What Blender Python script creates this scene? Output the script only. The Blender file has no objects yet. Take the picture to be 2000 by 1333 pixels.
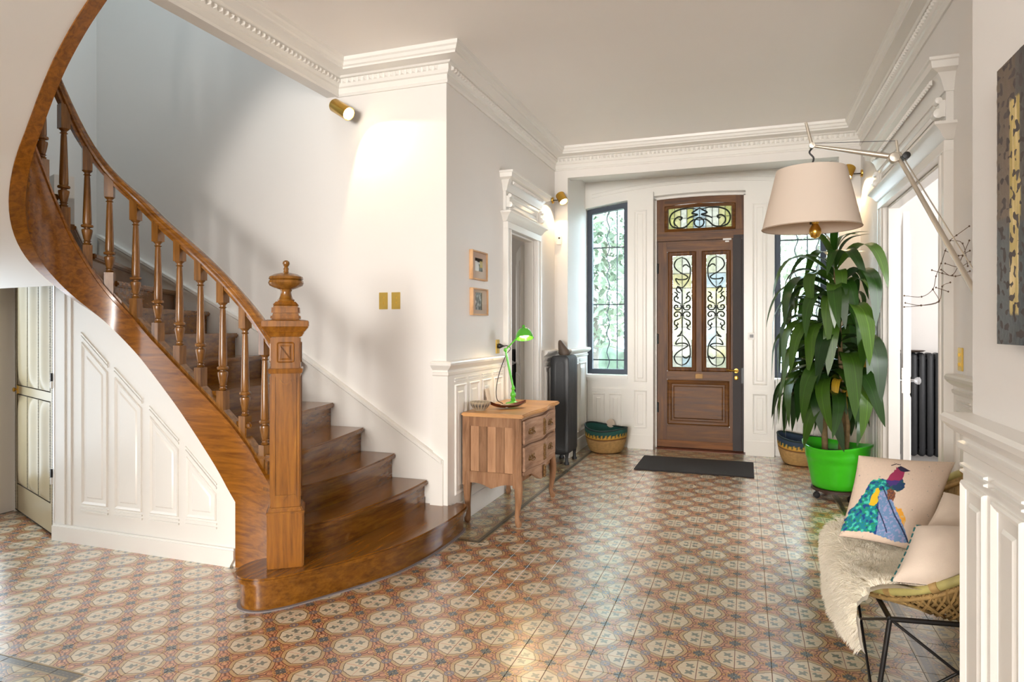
import bpy, bmesh, math, random
from mathutils import Vector, Matrix, noise
random.seed(7)
PI = math.pi
S = bpy.context.scene
COL = S.collection
# ------------------------------------------------------------------ camera
cam = bpy.data.objects.new('camera', bpy.data.cameras.new('camera'))
COL.objects.link(cam)
YAW = math.atan2(456, 1280)
cam.location = (0, 0, 1.45)
cam.rotation_euler = (PI/2, 0, YAW)
cam.data.sensor_width = 36
cam.data.lens = 1280/2000*36
cam.data.shift_y = -26.5/2000
cam.data.clip_start = 0.05
S.camera = cam
# ------------------------------------------------------------------ world, lights, exposure
S.view_settings.view_transform = 'Standard'
S.view_settings.look = 'None'
S.view_settings.exposure = 0.68
S.view_settings.gamma = 1
S.view_settings.use_curve_mapping = False
S.cycles.use_denoising = True
S.cycles.caustics_reflective = False
S.cycles.caustics_refractive = False
S.cycles.max_bounces = 8
S.cycles.diffuse_bounces = 5
S.cycles.transparent_max_bounces = 16
S.cycles.sample_clamp_indirect = 6
W = bpy.data.worlds.new('sky'); S.world = W; W.use_nodes = True
_bg = W.node_tree.nodes['Background']
_bg.inputs[0].default_value = (0.80, 0.91, 1.0, 1); _bg.inputs[1].default_value = 15.0

def area(name, loc, target, sx, sy, power, col):
    l = bpy.data.lights.new(name, 'AREA'); l.shape = 'RECTANGLE'; l.size = sx; l.size_y = sy
    l.energy = power; l.color = col
    o = bpy.data.objects.new(name, l); COL.objects.link(o); o.location = loc
    o.rotation_euler = (Vector(target)-Vector(loc)).to_track_quat('-Z', 'Z').to_euler()
    return o
def spot(name, loc, target, power, angle, blend, col, rad=0.03):
    l = bpy.data.lights.new(name, 'SPOT'); l.energy = power; l.color = col; l.spot_size = math.radians(angle)
    l.spot_blend = blend; l.shadow_soft_size = rad
    o = bpy.data.objects.new(name, l); COL.objects.link(o); o.location = loc
    o.rotation_euler = (Vector(target)-Vector(loc)).to_track_quat('-Z', 'Z').to_euler()
    return o
WARM = (1.0, 0.72, 0.42)
area('fill_rear', (-1.3, -8.85, 1.75), (-1.0, 4, 4.6), 3.4, 2.7, 800, (1.0, 0.975, 0.945))  # added fill light, standing for windows assumed behind the viewer
area('daylight_french_window', (-5.36, 2.35, 1.15), (0, 2.0, 1.2), 1.6, 2.1, 19, (0.78, 0.90, 1.0))
area('daylight_stair_skylight', (-3.7, 3.1, 5.9), (-3.9, 4.0, 2.0), 1.1, 1.2, 22, (0.66, 0.83, 0.94))
area('daylight_side_room', (3.9, 4.6, 1.9), (1.2, 5.6, 1.8), 2.4, 2.0, 95, (0.97, 0.97, 1.0))
area('daylight_study', (-5.1, 7.2, 1.7), (-2.3, 6.2, 1.4), 1.2, 1.6, 11, (1.0, 0.95, 0.9))

# ------------------------------------------------------------------ shader helpers
class X:
    nt = None
    def __init__(s, v): s.v = v
    @staticmethod
    def m(op, *a):
        n = X.nt.nodes.new('ShaderNodeMath'); n.operation = op
        for i, q in enumerate(a):
            q = q.v if isinstance(q, X) else q
            if isinstance(q, (int, float)): n.inputs[i].default_value = q
            else: X.nt.links.new(q, n.inputs[i])
        return X(n.outputs[0])
    def __add__(s, o): return X.m('ADD', s, o)
    def __radd__(s, o): return X.m('ADD', o, s)
    def __sub__(s, o): return X.m('SUBTRACT', s, o)
    def __rsub__(s, o): return X.m('SUBTRACT', o, s)
    def __mul__(s, o): return X.m('MULTIPLY', s, o)
    def __rmul__(s, o): return X.m('MULTIPLY', o, s)
    def __truediv__(s, o): return X.m('DIVIDE', s, o)
    def __lt__(s, o): return X.m('LESS_THAN', s, o)
    def __gt__(s, o): return X.m('GREATER_THAN', s, o)
    def abs(s): return X.m('ABSOLUTE', s)
    def floor(s): return X.m('FLOOR', s)
    def frac(s): return X.m('FRACT', s)
    def sqrt(s): return X.m('SQRT', s)
def xmin(a, b): return X.m('MINIMUM', a, b)
def xmax(a, b): return X.m('MAXIMUM', a, b)

def newmat(name):
    m = bpy.data.materials.new(name); m.use_nodes = True
    nt = m.node_tree; b = nt.nodes['Principled BSDF']
    return m, nt, b
def s2l(c):
    return tuple(((x/255)/12.92 if x/255 <= 0.04045 else (((x/255)+0.055)/1.055)**2.4) for x in c)
def setc(b, c): b.inputs['Base Color'].default_value = (*c, 1)
def plain(name, rgb, rough=0.5, metal=0.0, var=0.0, vs=8.0, bump=0.0, bs=60.0, spec=0.5, coat=0.0, sheen=0.0):
    m, nt, b = newmat(name); c = s2l(rgb); setc(b, c)
    b.inputs['Roughness'].default_value = rough; b.inputs['Metallic'].default_value = metal
    b.inputs['Specular IOR Level'].default_value = spec; b.inputs['Coat Weight'].default_value = coat
    b.inputs['Sheen Weight'].default_value = sheen
    tc = nt.nodes.new('ShaderNodeTexCoord')
    if var > 0:
        n = nt.nodes.new('ShaderNodeTexNoise'); n.inputs['Scale'].default_value = vs; n.inputs['Detail'].default_value = 5
        nt.links.new(tc.outputs['Object'], n.inputs['Vector'])
        r = nt.nodes.new('ShaderNodeValToRGB')
        r.color_ramp.elements[0].position = .3; r.color_ramp.elements[1].position = .7
        r.color_ramp.elements[0].color = (*[x*(1-var) for x in c], 1); r.color_ramp.elements[1].color = (*[min(1, x*(1+var)) for x in c], 1)
        nt.links.new(n.outputs[0], r.inputs[0]); nt.links.new(r.outputs[0], b.inputs['Base Color'])
    if bump > 0:
        n = nt.nodes.new('ShaderNodeTexNoise'); n.inputs['Scale'].default_value = bs; n.inputs['Detail'].default_value = 3
        nt.links.new(tc.outputs['Object'], n.inputs['Vector'])
        bp = nt.nodes.new('ShaderNodeBump'); bp.inputs['Strength'].default_value = bump; bp.inputs['Distance'].default_value = .01
        nt.links.new(n.outputs[0], bp.inputs['Height']); nt.links.new(bp.outputs[0], b.inputs['Normal'])
    return m
def wood(name, cols, scale, rough=0.3, bump=0.08, spec=0.5, wear=None, coat=0.0, rot=(0, 0, 0), dist=.25):
    """cols: dark, mid, light sRGB; scale: stretched noise scale per axis (small = along the grain)"""
    m, nt, b = newmat(name)
    tc = nt.nodes.new('ShaderNodeTexCoord'); mp = nt.nodes.new('ShaderNodeMapping')
    mp.inputs['Scale'].default_value = scale; mp.inputs['Rotation'].default_value = rot; mp.vector_type = 'POINT'
    nt.links.new(tc.outputs['Object'], mp.inputs['Vector'])
    n = nt.nodes.new('ShaderNodeTexNoise'); n.inputs['Scale'].default_value = 1; n.inputs['Detail'].default_value = 7
    n.inputs['Roughness'].default_value = .65; n.inputs['Distortion'].default_value = dist
    nt.links.new(mp.outputs[0], n.inputs['Vector'])
    r = nt.nodes.new('ShaderNodeValToRGB'); e = r.color_ramp.elements
    e[0].position = .32; e[0].color = (*s2l(cols[0]), 1); e[1].position = .68; e[1].color = (*s2l(cols[2]), 1)
    k = e.new(.5); k.color = (*s2l(cols[1]), 1)
    nt.links.new(n.outputs[0], r.inputs[0]); out = r.outputs[0]
    n2 = nt.nodes.new('ShaderNodeTexNoise'); n2.inputs['Scale'].default_value = 2.3; n2.inputs['Detail'].default_value = 2
    nt.links.new(tc.outputs['Object'], n2.inputs['Vector'])
    mx = nt.nodes.new('ShaderNodeMix'); mx.data_type = 'RGBA'; mx.blend_type = 'MULTIPLY'; mx.inputs[0].default_value = .45
    r2 = nt.nodes.new('ShaderNodeValToRGB'); r2.color_ramp.elements[0].position = .3; r2.color_ramp.elements[1].position = .7
    r2.color_ramp.elements[0].color = (.62, .62, .62, 1); r2.color_ramp.elements[1].color = (1.12, 1.12, 1.12, 1)
    nt.links.new(n2.outputs[0], r2.inputs[0]); nt.links.new(out, mx.inputs[6]); nt.links.new(r2.outputs[0], mx.inputs[7])
    out = mx.outputs[2]
    if wear:
        n3 = nt.nodes.new('ShaderNodeTexNoise'); n3.inputs['Scale'].default_value = 5.0; n3.inputs['Detail'].default_value = 6
        nt.links.new(tc.outputs['Object'], n3.inputs['Vector'])
        r3 = nt.nodes.new('ShaderNodeValToRGB'); r3.color_ramp.elements[0].position = .70; r3.color_ramp.elements[1].position = .84
        nt.links.new(n3.outputs[0], r3.inputs[0])
        m3 = nt.nodes.new('ShaderNodeMix'); m3.data_type = 'RGBA'; nt.links.new(r3.outputs[0], m3.inputs[0])
        nt.links.new(out, m3.inputs[6]); m3.inputs[7].default_value = (*s2l(wear), 1); out = m3.outputs[2]
    nt.links.new(out, b.inputs['Base Color'])
    b.inputs['Roughness'].default_value = rough; b.inputs['Specular IOR Level'].default_value = spec; b.inputs['Coat Weight'].default_value = coat
    b.inputs['Coat Roughness'].default_value = .15
    bp = nt.nodes.new('ShaderNodeBump'); bp.inputs['Strength'].default_value = bump; bp.inputs['Distance'].default_value = .004
    nt.links.new(n.outputs[0], bp.inputs['Height']); nt.links.new(bp.outputs[0], b.inputs['Normal'])
    return m
def emit(name, rgb, strength):
    m, nt, b = newmat(name); setc(b, s2l(rgb)); b.inputs['Emission Color'].default_value = (*s2l(rgb), 1)
    b.inputs['Emission Strength'].default_value = strength
    return m
def glass(name, tint=(1, 1, 1), haze=0.0, gloss=.06):
    m = bpy.data.materials.new(name); m.use_nodes = True; nt = m.node_tree; nt.nodes.clear()
    o = nt.nodes.new('ShaderNodeOutputMaterial'); t = nt.nodes.new('ShaderNodeBsdfTransparent'); t.inputs[0].default_value = (*tint, 1)
    g = nt.nodes.new('ShaderNodeBsdfGlossy'); g.inputs['Roughness'].default_value = .05
    mx = nt.nodes.new('ShaderNodeMixShader'); mx.inputs[0].default_value = gloss
    nt.links.new(t.outputs[0], mx.inputs[1]); nt.links.new(g.outputs[0], mx.inputs[2]); last = mx
    if haze > 0:
        d = nt.nodes.new('ShaderNodeBsdfTranslucent'); d.inputs[0].default_value = (*tint, 1)
        tc = nt.nodes.new('ShaderNodeTexCoord'); n = nt.nodes.new('ShaderNodeTexNoise'); n.inputs['Scale'].default_value = 14; n.inputs['Detail'].default_value = 4
        nt.links.new(tc.outputs['Object'], n.inputs['Vector'])
        ma = nt.nodes.new('ShaderNodeMath'); ma.operation = 'MULTIPLY'; ma.inputs[1].default_value = haze*2; nt.links.new(n.outputs[0], ma.inputs[0])
        m2 = nt.nodes.new('ShaderNodeMixShader'); nt.links.new(ma.outputs[0], m2.inputs[0])
        nt.links.new(mx.outputs[0], m2.inputs[1]); nt.links.new(d.outputs[0], m2.inputs[2]); last = m2
    nt.links.new(last.outputs[0], o.inputs['Surface'])
    return m
def vcol(name, rough=.8, bump=0.0, bs=300., mult=None):
    m, nt, b = newmat(name); a = nt.nodes.new('ShaderNodeVertexColor'); a.layer_name = 'Col'
    nt.links.new(a.outputs[0], b.inputs['Base Color']); b.inputs['Roughness'].default_value = rough
    if bump > 0:
        tc = nt.nodes.new('ShaderNodeTexCoord'); n = nt.nodes.new('ShaderNodeTexNoise'); n.inputs['Scale'].default_value = bs
        nt.links.new(tc.outputs['Object'], n.inputs['Vector'])
        bp = nt.nodes.new('ShaderNodeBump'); bp.inputs['Strength'].default_value = bump; bp.inputs['Distance'].default_value = .003
        nt.links.new(n.outputs[0], bp.inputs['Height']); nt.links.new(bp.outputs[0], b.inputs['Normal'])
    return m

M = {}
M['wall'] = plain('wall_paint', (232, 228, 223), .55, var=.012, vs=1.5, bump=.03, bs=40)
M['ceil'] = plain('ceiling_paint', (251, 247, 243), .7, var=.01, vs=1)
M['trim'] = plain('gloss_white_paint', (234, 231, 225), .28, var=.01, vs=2, bump=.02, bs=25)
M['stair'] = wood('golden_oak', [(106, 66, 20), (138, 90, 28), (160, 108, 40)], (30, 30, 3), .26, .05, coat=.2)
M['tread'] = wood('tread_oak', [(92, 54, 12), (120, 74, 18), (142, 92, 26)], (34, 2.4, 34), .20, .04, coat=.3, wear=(158, 112, 62))
M['string'] = wood('string_oak', [(110, 62, 12), (140, 84, 18), (160, 100, 26)], (3, 30, 40), .22, .05, coat=.3, rot=(0, math.radians(38), 0), dist=.6)
M['rail'] = wood('rail_oak', [(102, 60, 16), (134, 83, 26), (160, 106, 40)], (3, 30, 40), .22, .05, coat=.4, rot=(0, math.radians(42), 0))
M['post'] = wood('post_oak', [(108, 63, 12), (140, 86, 20), (162, 105, 30)], (40, 40, 3), .28, .06, coat=.2)
M['baluster'] = wood('baluster_oak', [(100, 63, 24), (130, 85, 35), (154, 106, 50)], (40, 40, 4), .26, .05, coat=.2)
M['door'] = wood('door_oak', [(66, 38, 12), (98, 58, 19), (124, 78, 28)], (24, 24, 2.0), .42, .05, spec=.3)
M['doorh'] = wood('door_oak_across', [(70, 41, 12), (102, 62, 20), (130, 83, 30)], (2.0, 24, 24), .42, .05, spec=.3)
M['kick'] = wood('door_oak_light', [(92, 54, 18), (122, 74, 28), (146, 92, 38)], (2, 24, 24), .5, .05, spec=.3)
M['char'] = plain('charcoal_metal', (60, 54, 54), .65, var=.05)
M['slate'] = plain('slate_blue_metal', (44, 55, 70), .5, var=.03)
M['iron'] = plain('black_iron', (40, 46, 54), .4, var=.1)
M['ironG'] = plain('weathered_iron', (44, 50, 46), .5, var=.1)
M['brass'] = plain('brass', (222, 178, 84), .25, metal=1, var=.05)
M['gold'] = plain('gilt_plate', (214, 182, 92), .35, metal=.6, var=.06)
M['bronze'] = plain('old_bronze', (116, 84, 40), .45, metal=.5, var=.1)
M['rad'] = plain('cast_iron_charcoal', (38, 40, 43), .42, var=.06, bump=.05, bs=80)
M['chest'] = wood('bleached_oak', [(120, 84, 56), (150, 110, 78), (174, 134, 100)], (20, 20, 2.2), .6, .15, spec=.3)
M['chestb'] = wood('bleached_oak_side_board', [(150, 108, 76), (180, 136, 100), (196, 154, 118)], (14, 14, 2.0), .6, .12, spec=.3)
M['chestd'] = wood('bleached_oak_dark_board', [(102, 72, 46), (130, 94, 64), (156, 116, 84)], (18, 18, 3), .6, .12, spec=.3)
M['chestf'] = wood('bleached_oak_front', [(138, 104, 80), (166, 130, 104), (186, 152, 126)], (20, 3, 20), .6, .15, spec=.3)
M['chestt'] = wood('waxed_top', [(172, 120, 68), (196, 144, 88), (212, 164, 108)], (3, 14, 14), .35, .08)
M['carve'] = plain('carved_ornament', (116, 84, 42), .45, metal=.35, var=.3, vs=60)
M['green'] = plain('lime_plastic', (56, 190, 20), .3, var=.03, coat=.2)
M['lime'] = plain('lime_enamel', (78, 172, 44), .25, coat=.4)
M['shadein'] = emit('lamp_glow', (255, 240, 200), 6)
M['bulb'] = emit('warm_bulb', (255, 226, 176), 14)
M['black'] = plain('black_plastic', (24, 22, 22), .4)
M['soil'] = plain('soil', (60, 44, 30), .95, var=.4, vs=60, bump=.6)
M['trunk'] = plain('cane', (128, 106, 70), .8, var=.25, vs=25, bump=.4, bs=40)
M['linen'] = plain('cream_linen', (216, 199, 182), .9, var=.03, bump=.25, bs=500, sheen=.2)
M['teal'] = plain('teal_piping', (34, 92, 92), .8)
M['fleece'] = plain('sheepskin', (255, 250, 240), .9, var=.02, vs=12, sheen=.5)
_nt = M['fleece'].node_tree; _t = _nt.nodes.new('ShaderNodeBsdfTranslucent'); _t.inputs[0].default_value = (1.0, .95, .82, 1); _ms = _nt.nodes.new('ShaderNodeMixShader'); _ms.inputs[0].default_value = .5
_nt.links.new(_nt.nodes['Principled BSDF'].outputs[0], _ms.inputs[1]); _nt.links.new(_t.outputs[0], _ms.inputs[2]); _nt.links.new(_ms.outputs[0], _nt.nodes['Material Output'].inputs['Surface'])
M['bamboo'] = plain('bamboo', (176, 166, 104), .45, var=.15, vs=20)
M['wicker'] = plain('rattan', (164, 134, 84), .6, var=.25, vs=30)
M['alu'] = plain('brushed_aluminium', (214, 206, 192), .3, metal=.85)
M['shade'] = plain('parchment_shade', (234, 222, 208), .85, var=.01)
M['mat'] = plain('doormat', (50, 46, 45), .95, var=.12, vs=200, bump=.5, bs=300)
M['stone'] = plain('brown_stone', (92, 78, 66), .5, var=.15, vs=12)
M['ply'] = wood('pale_frame_wood', [(176, 128, 80), (206, 160, 112), (222, 182, 138)], (20, 4, 4), .5, .05)
M['wire'] = plain('rusty_wire', (120, 100, 84), .5, metal=.6)
M['white'] = plain('white_plastic', (228, 226, 222), .4)
M['grey'] = plain('grey_plastic', (120, 120, 122), .4)
M['pane'] = glass('window_glass', (.80, .85, .87), 0, .05)
M['clear'] = glass('picture_glass', (1, 1, 1), 0, .05)
M['crystal'] = glass('crystal', (.95, .97, 1), .25, .35)
M['shellbowl'] = vcol('bowl_glaze', .35)
M['print'] = vcol('printed_linen', .9, .25, 500)
M['photo'] = vcol('photo_print', .12)
M['basket'] = vcol('woven_straw', .75, .5, 160)
M['leather'] = plain('padded_cream_leather', (176, 162, 130), .3, var=.03)
M['nail'] = plain('dark_nailheads', (52, 44, 36), .35, metal=.6)
M['tray'] = plain('dark_red_lacquer', (96, 44, 24), .2, coat=.5)
M['grass'] = plain('lawn', (140, 132, 116), .9, var=.3, vs=3)
M['hedge'] = plain('hedge_leaves', (80, 94, 76), .8, var=.45, vs=5)
M['bark'] = plain('bark', (118, 110, 102), .9, var=.25, vs=8)
M['mould'] = M['trim']

# ------------------------------------------------------------------ mesh builder
ORIGIN = {}
class MB:
    def __init__(s): s.v = []; s.f = []; s.mi = []; s.cur = 0; s.c = None
    def add(s, vs, fs):
        o = len(s.v); s.v += [tuple(p) for p in vs]
        for f in fs: s.f.append([i+o for i in f]); s.mi.append(s.cur)
        return s
    def box(s, a, b):
        x0, y0, z0 = a; x1, y1, z1 = b
        return s.add([(x0,y0,z0),(x1,y0,z0),(x1,y1,z0),(x0,y1,z0),(x0,y0,z1),(x1,y0,z1),(x1,y1,z1),(x0,y1,z1)],
                     [(3,2,1,0),(4,5,6,7),(0,1,5,4),(1,2,6,5),(2,3,7,6),(3,0,4,7)])
    def hexa(s, p):  # 8 points, bottom 4 then top 4
        return s.add(p, [(3,2,1,0),(4,5,6,7),(0,1,5,4),(1,2,6,5),(2,3,7,6),(3,0,4,7)])
    def prism(s, poly, fn, d0, d1):
        """poly 2-D, fn(a,b,d) -> 3-D"""
        n = len(poly)
        vs = [fn(a, b, d0) for a, b in poly]+[fn(a, b, d1) for a, b in poly]
        return s.add(vs, [list(range(n))[::-1], list(range(n, 2*n))]+[(i, (i+1) % n, (i+1) % n+n, i+n) for i in range(n)])
    def lathe(s, prof, c=(0, 0, 0), seg=16, cap=True, fn=None):
        n = len(prof); vs = []
        for r, z in prof:
            for k in range(seg):
                a = 2*PI*k/seg; p = (r*math.cos(a), r*math.sin(a), z)
                vs.append(fn(p) if fn else (c[0]+p[0], c[1]+p[1], c[2]+p[2]))
        fs = []
        for i in range(n-1):
            for k in range(seg):
                k2 = (k+1) % seg; fs.append((i*seg+k, i*seg+k2, (i+1)*seg+k2, (i+1)*seg+k))
        if cap: fs += [list(range(seg))[::-1], list(range((n-1)*seg, n*seg))]
        return s.add(vs, fs)
    def tube(s, pts, r, seg=8, closed=False, cap=True):
        pts = [Vector(p) for p in pts]; n = len(pts); vs = []; up = Vector((0, 0, 1)); prev = None
        for i, p in enumerate(pts):
            a = pts[(i-1) % n] if (closed or i > 0) else p; b = pts[(i+1) % n] if (closed or i < n-1) else p
            t = (b-a); t = t.normalized() if t.length > 1e-9 else Vector((0, 0, 1))
            if prev is None:
                u = t.cross(up) if abs(t.dot(up)) < .95 else t.cross(Vector((1, 0, 0)))
                u.normalize()
            else:
                u = prev-t*prev.dot(t); u.normalize()
            prev = u; w = t.cross(u)
            rr = r[i] if isinstance(r, (list, tuple)) else r
            for k in range(seg):
                g = 2*PI*k/seg; vs.append(p+u*(rr*math.cos(g))+w*(rr*math.sin(g)))
        fs = []
        for i in range(n if closed else n-1):
            j = (i+1) % n
            for k in range(seg):
                k2 = (k+1) % seg; fs.append((i*seg+k, i*seg+k2, j*seg+k2, j*seg+k))
        if cap and not closed: fs += [list(range(seg))[::-1], list(range((n-1)*seg, n*seg))]
        return s.add(vs, fs)
    def sweep(s, path, prof, closed_prof=True):
        """path: plan points; prof: (offset to the right of travel, z)"""
        P = [Vector(p) for p in path]; n = len(P); m = len(prof); ms = []
        def nr(a, b): d = (b-a).normalized(); return Vector((d.y, -d.x))
        for i in range(n):
            if i == 0: q = nr(P[0], P[1])
            elif i == n-1: q = nr(P[-2], P[-1])
            else:
                a, b = nr(P[i-1], P[i]), nr(P[i], P[i+1]); q = (a+b)/(1+a.dot(b))
            ms.append(q)
        vs = [(P[i].x+ms[i].x*o, P[i].y+ms[i].y*o, z) for i in range(n) for o, z in prof]
        fs = []
        for i in range(n-1):
            for k in range(m if closed_prof else m-1):
                k2 = (k+1) % m; fs.append((i*m+k, i*m+k2, (i+1)*m+k2, (i+1)*m+k))
        if closed_prof: fs += [list(range(m)), list(range((n-1)*m, n*m))[::-1]]
        return s.add(vs, fs)
    def grid(s, nu, nv, fn, wrap=False):
        vs = [fn(i/nu, j/nv) for i in range(nu+1) for j in range(nv+1)]
        return s.add(vs, [(i*(nv+1)+j, (i+1)*(nv+1)+j, (i+1)*(nv+1)+j+1, i*(nv+1)+j+1) for i in range(nu) for j in range(nv)])
    def build(s, name, mat, parent=None, smooth=None, bevel=0, origin=None, local=False, recalc=True, colors=None, mats=None, bseg=2):
        o = Vector(ORIGIN.get(parent.name, (0, 0, 0))) if parent is not None else Vector(origin or (0, 0, 0))
        if local: o = Vector((0, 0, 0))
        me = bpy.data.meshes.new(name)
        me.from_pydata([(p[0]-o.x, p[1]-o.y, p[2]-o.z) for p in s.v], [], s.f)
        if mats:
            for q in mats: me.materials.append(q)
            me.polygons.foreach_set('material_index', s.mi)
        else: me.materials.append(mat)
        if colors:
            ca = me.color_attributes.new('Col', 'FLOAT_COLOR', 'POINT')
            ca.data.foreach_set('color', [q for c in colors for q in (*c, 1.0)])
        bm = None
        if recalc or bevel:
            bm = bmesh.new(); bm.from_mesh(me)
            if recalc: bmesh.ops.recalc_face_normals(bm, faces=bm.faces)
            if bevel:
                ed = [e for e in bm.edges if len(e.link_faces) == 2 and e.calc_face_angle(0) > .6]
                bmesh.ops.bevel(bm, geom=ed, offset=bevel, segments=bseg, affect='EDGES', clamp_overlap=True)
            bm.to_mesh(me); bm.free()
        if smooth is not None:
            me.polygons.foreach_set('use_smooth', [True]*len(me.polygons))
            me.set_sharp_from_angle(angle=math.radians(smooth))
        ob = bpy.data.objects.new(name, me); COL.objects.link(ob)
        if parent is not None: ob.parent = parent
        elif not local: ob.location = o
        ORIGIN[ob.name] = tuple(o) if parent is None else ORIGIN.get(parent.name, (0, 0, 0))
        return ob
def tag(o, label=None, cat=None, group=None, kind=None):
    if label: o['label'] = label
    if cat: o['category'] = cat
    if group: o['group'] = group
    if kind: o['kind'] = kind
    return o
def thing(name, loc, label, cat, group=None, rz=0, kind=None):
    o = bpy.data.objects.new(name, None); COL.objects.link(o); o.location = loc; o.rotation_euler = (0, 0, rz)
    o.empty_display_size = .1
    ORIGIN[o.name] = tuple(loc)
    return tag(o, label, cat, group, kind)
def struct(mb, name, mat, label, cat, **k):
    return tag(mb.build(name, mat, **k), label, cat, None, 'structure')
def dup(o, parent=None):
    c = o.copy(); COL.objects.link(c)
    if parent is not None: c.parent = parent
    for ch in [q for q in ALLKIDS(o)]: dup(ch, c)
    return c
def ALLKIDS(o): return [q for q in bpy.data.objects if q.parent == o]
def lerp(a, b, t): return a+(b-a)*t
def interp(kn, s):
    if s <= kn[0][0]: return kn[0][1]+(s-kn[0][0])*(kn[1][1]-kn[0][1])/(kn[1][0]-kn[0][0])
    for (a, p), (b, q) in zip(kn, kn[1:]):
        if s <= b: return p+(q-p)*(s-a)/(b-a)
    (a, p), (b, q) = kn[-2], kn[-1]; return q+(s-b)*(q-p)/(b-a)
def smoothk(kn, s, w=.09):
    return sum(interp(kn, s+d*w) for d in (-1, -.5, 0, .5, 1))/5
def catmull(pts, n=8):
    P = [Vector(p) for p in pts]; out = []
    for i in range(len(P)-1):
        p0 = P[i-1] if i > 0 else P[i]*2-P[i+1]; p1, p2 = P[i], P[i+1]; p3 = P[i+2] if i+2 < len(P) else P[i+1]*2-P[i]
        for k in range(n):
            t = k/n; out.append(.5*((2*p1)+(p2-p0)*t+(2*p0-5*p1+4*p2-p3)*t*t+(3*p1-p0-3*p2+p3)*t**3))
    out.append(P[-1]); return out
def inset(poly, d):
    n = len(poly); A = sum(poly[i][0]*poly[(i+1) % n][1]-poly[(i+1) % n][0]*poly[i][1] for i in range(n))
    sg = 1 if A > 0 else -1; out = []
    for i in range(n):
        a, b, c = Vector(poly[i-1]), Vector(poly[i]), Vector(poly[(i+1) % n])
        e1 = (b-a).normalized(); e2 = (c-b).normalized()
        n1 = Vector((-e1.y, e1.x))*sg; n2 = Vector((-e2.y, e2.x))*sg
        q = b+(n1+n2)*(d/(1+n1.dot(n2))); out.append((q.x, q.y))
    return out
# plane maps: (a, b, d) -> world, d = distance off the face
def onx(x, sgn): return lambda a, b, d: (x+sgn*d, a, b)
def ony(y, sgn): return lambda a, b, d: (a, y+sgn*d, b)
def panel(mb, poly, fn, w=.022, h=.012, gap=.028, field=.006):
    """moulded frame ring + raised field on a face"""
    def ring(p0, prof):
        rings = [inset(p0, d) for d, _ in prof]; n = len(p0); vs = []
        for (d, hh), r in zip(prof, rings): vs += [fn(a, b, hh) for a, b in r]
        fs = []
        for k in range(len(prof)-1):
            for i in range(n): j = (i+1) % n; fs.append((k*n+i, k*n+j, (k+1)*n+j, (k+1)*n+i))
        mb.add(vs, fs)
    ring(poly, [(0, -.002), (.001, h*.6), (w*.3, h), (w*.6, h*.7), (w, h*.2), (w+.001, -.002)])
    q = inset(poly, w+gap); n = len(q)
    ring(q, [(0, -.002), (.012, field), (.0125, field)])
    mb.add([fn(a, b, field) for a, b in inset(q, .0125)], [list(range(n))])
def rect(a0, b0, a1, b1): return [(a0, b0), (a1, b0), (a1, b1), (a0, b1)]

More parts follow.
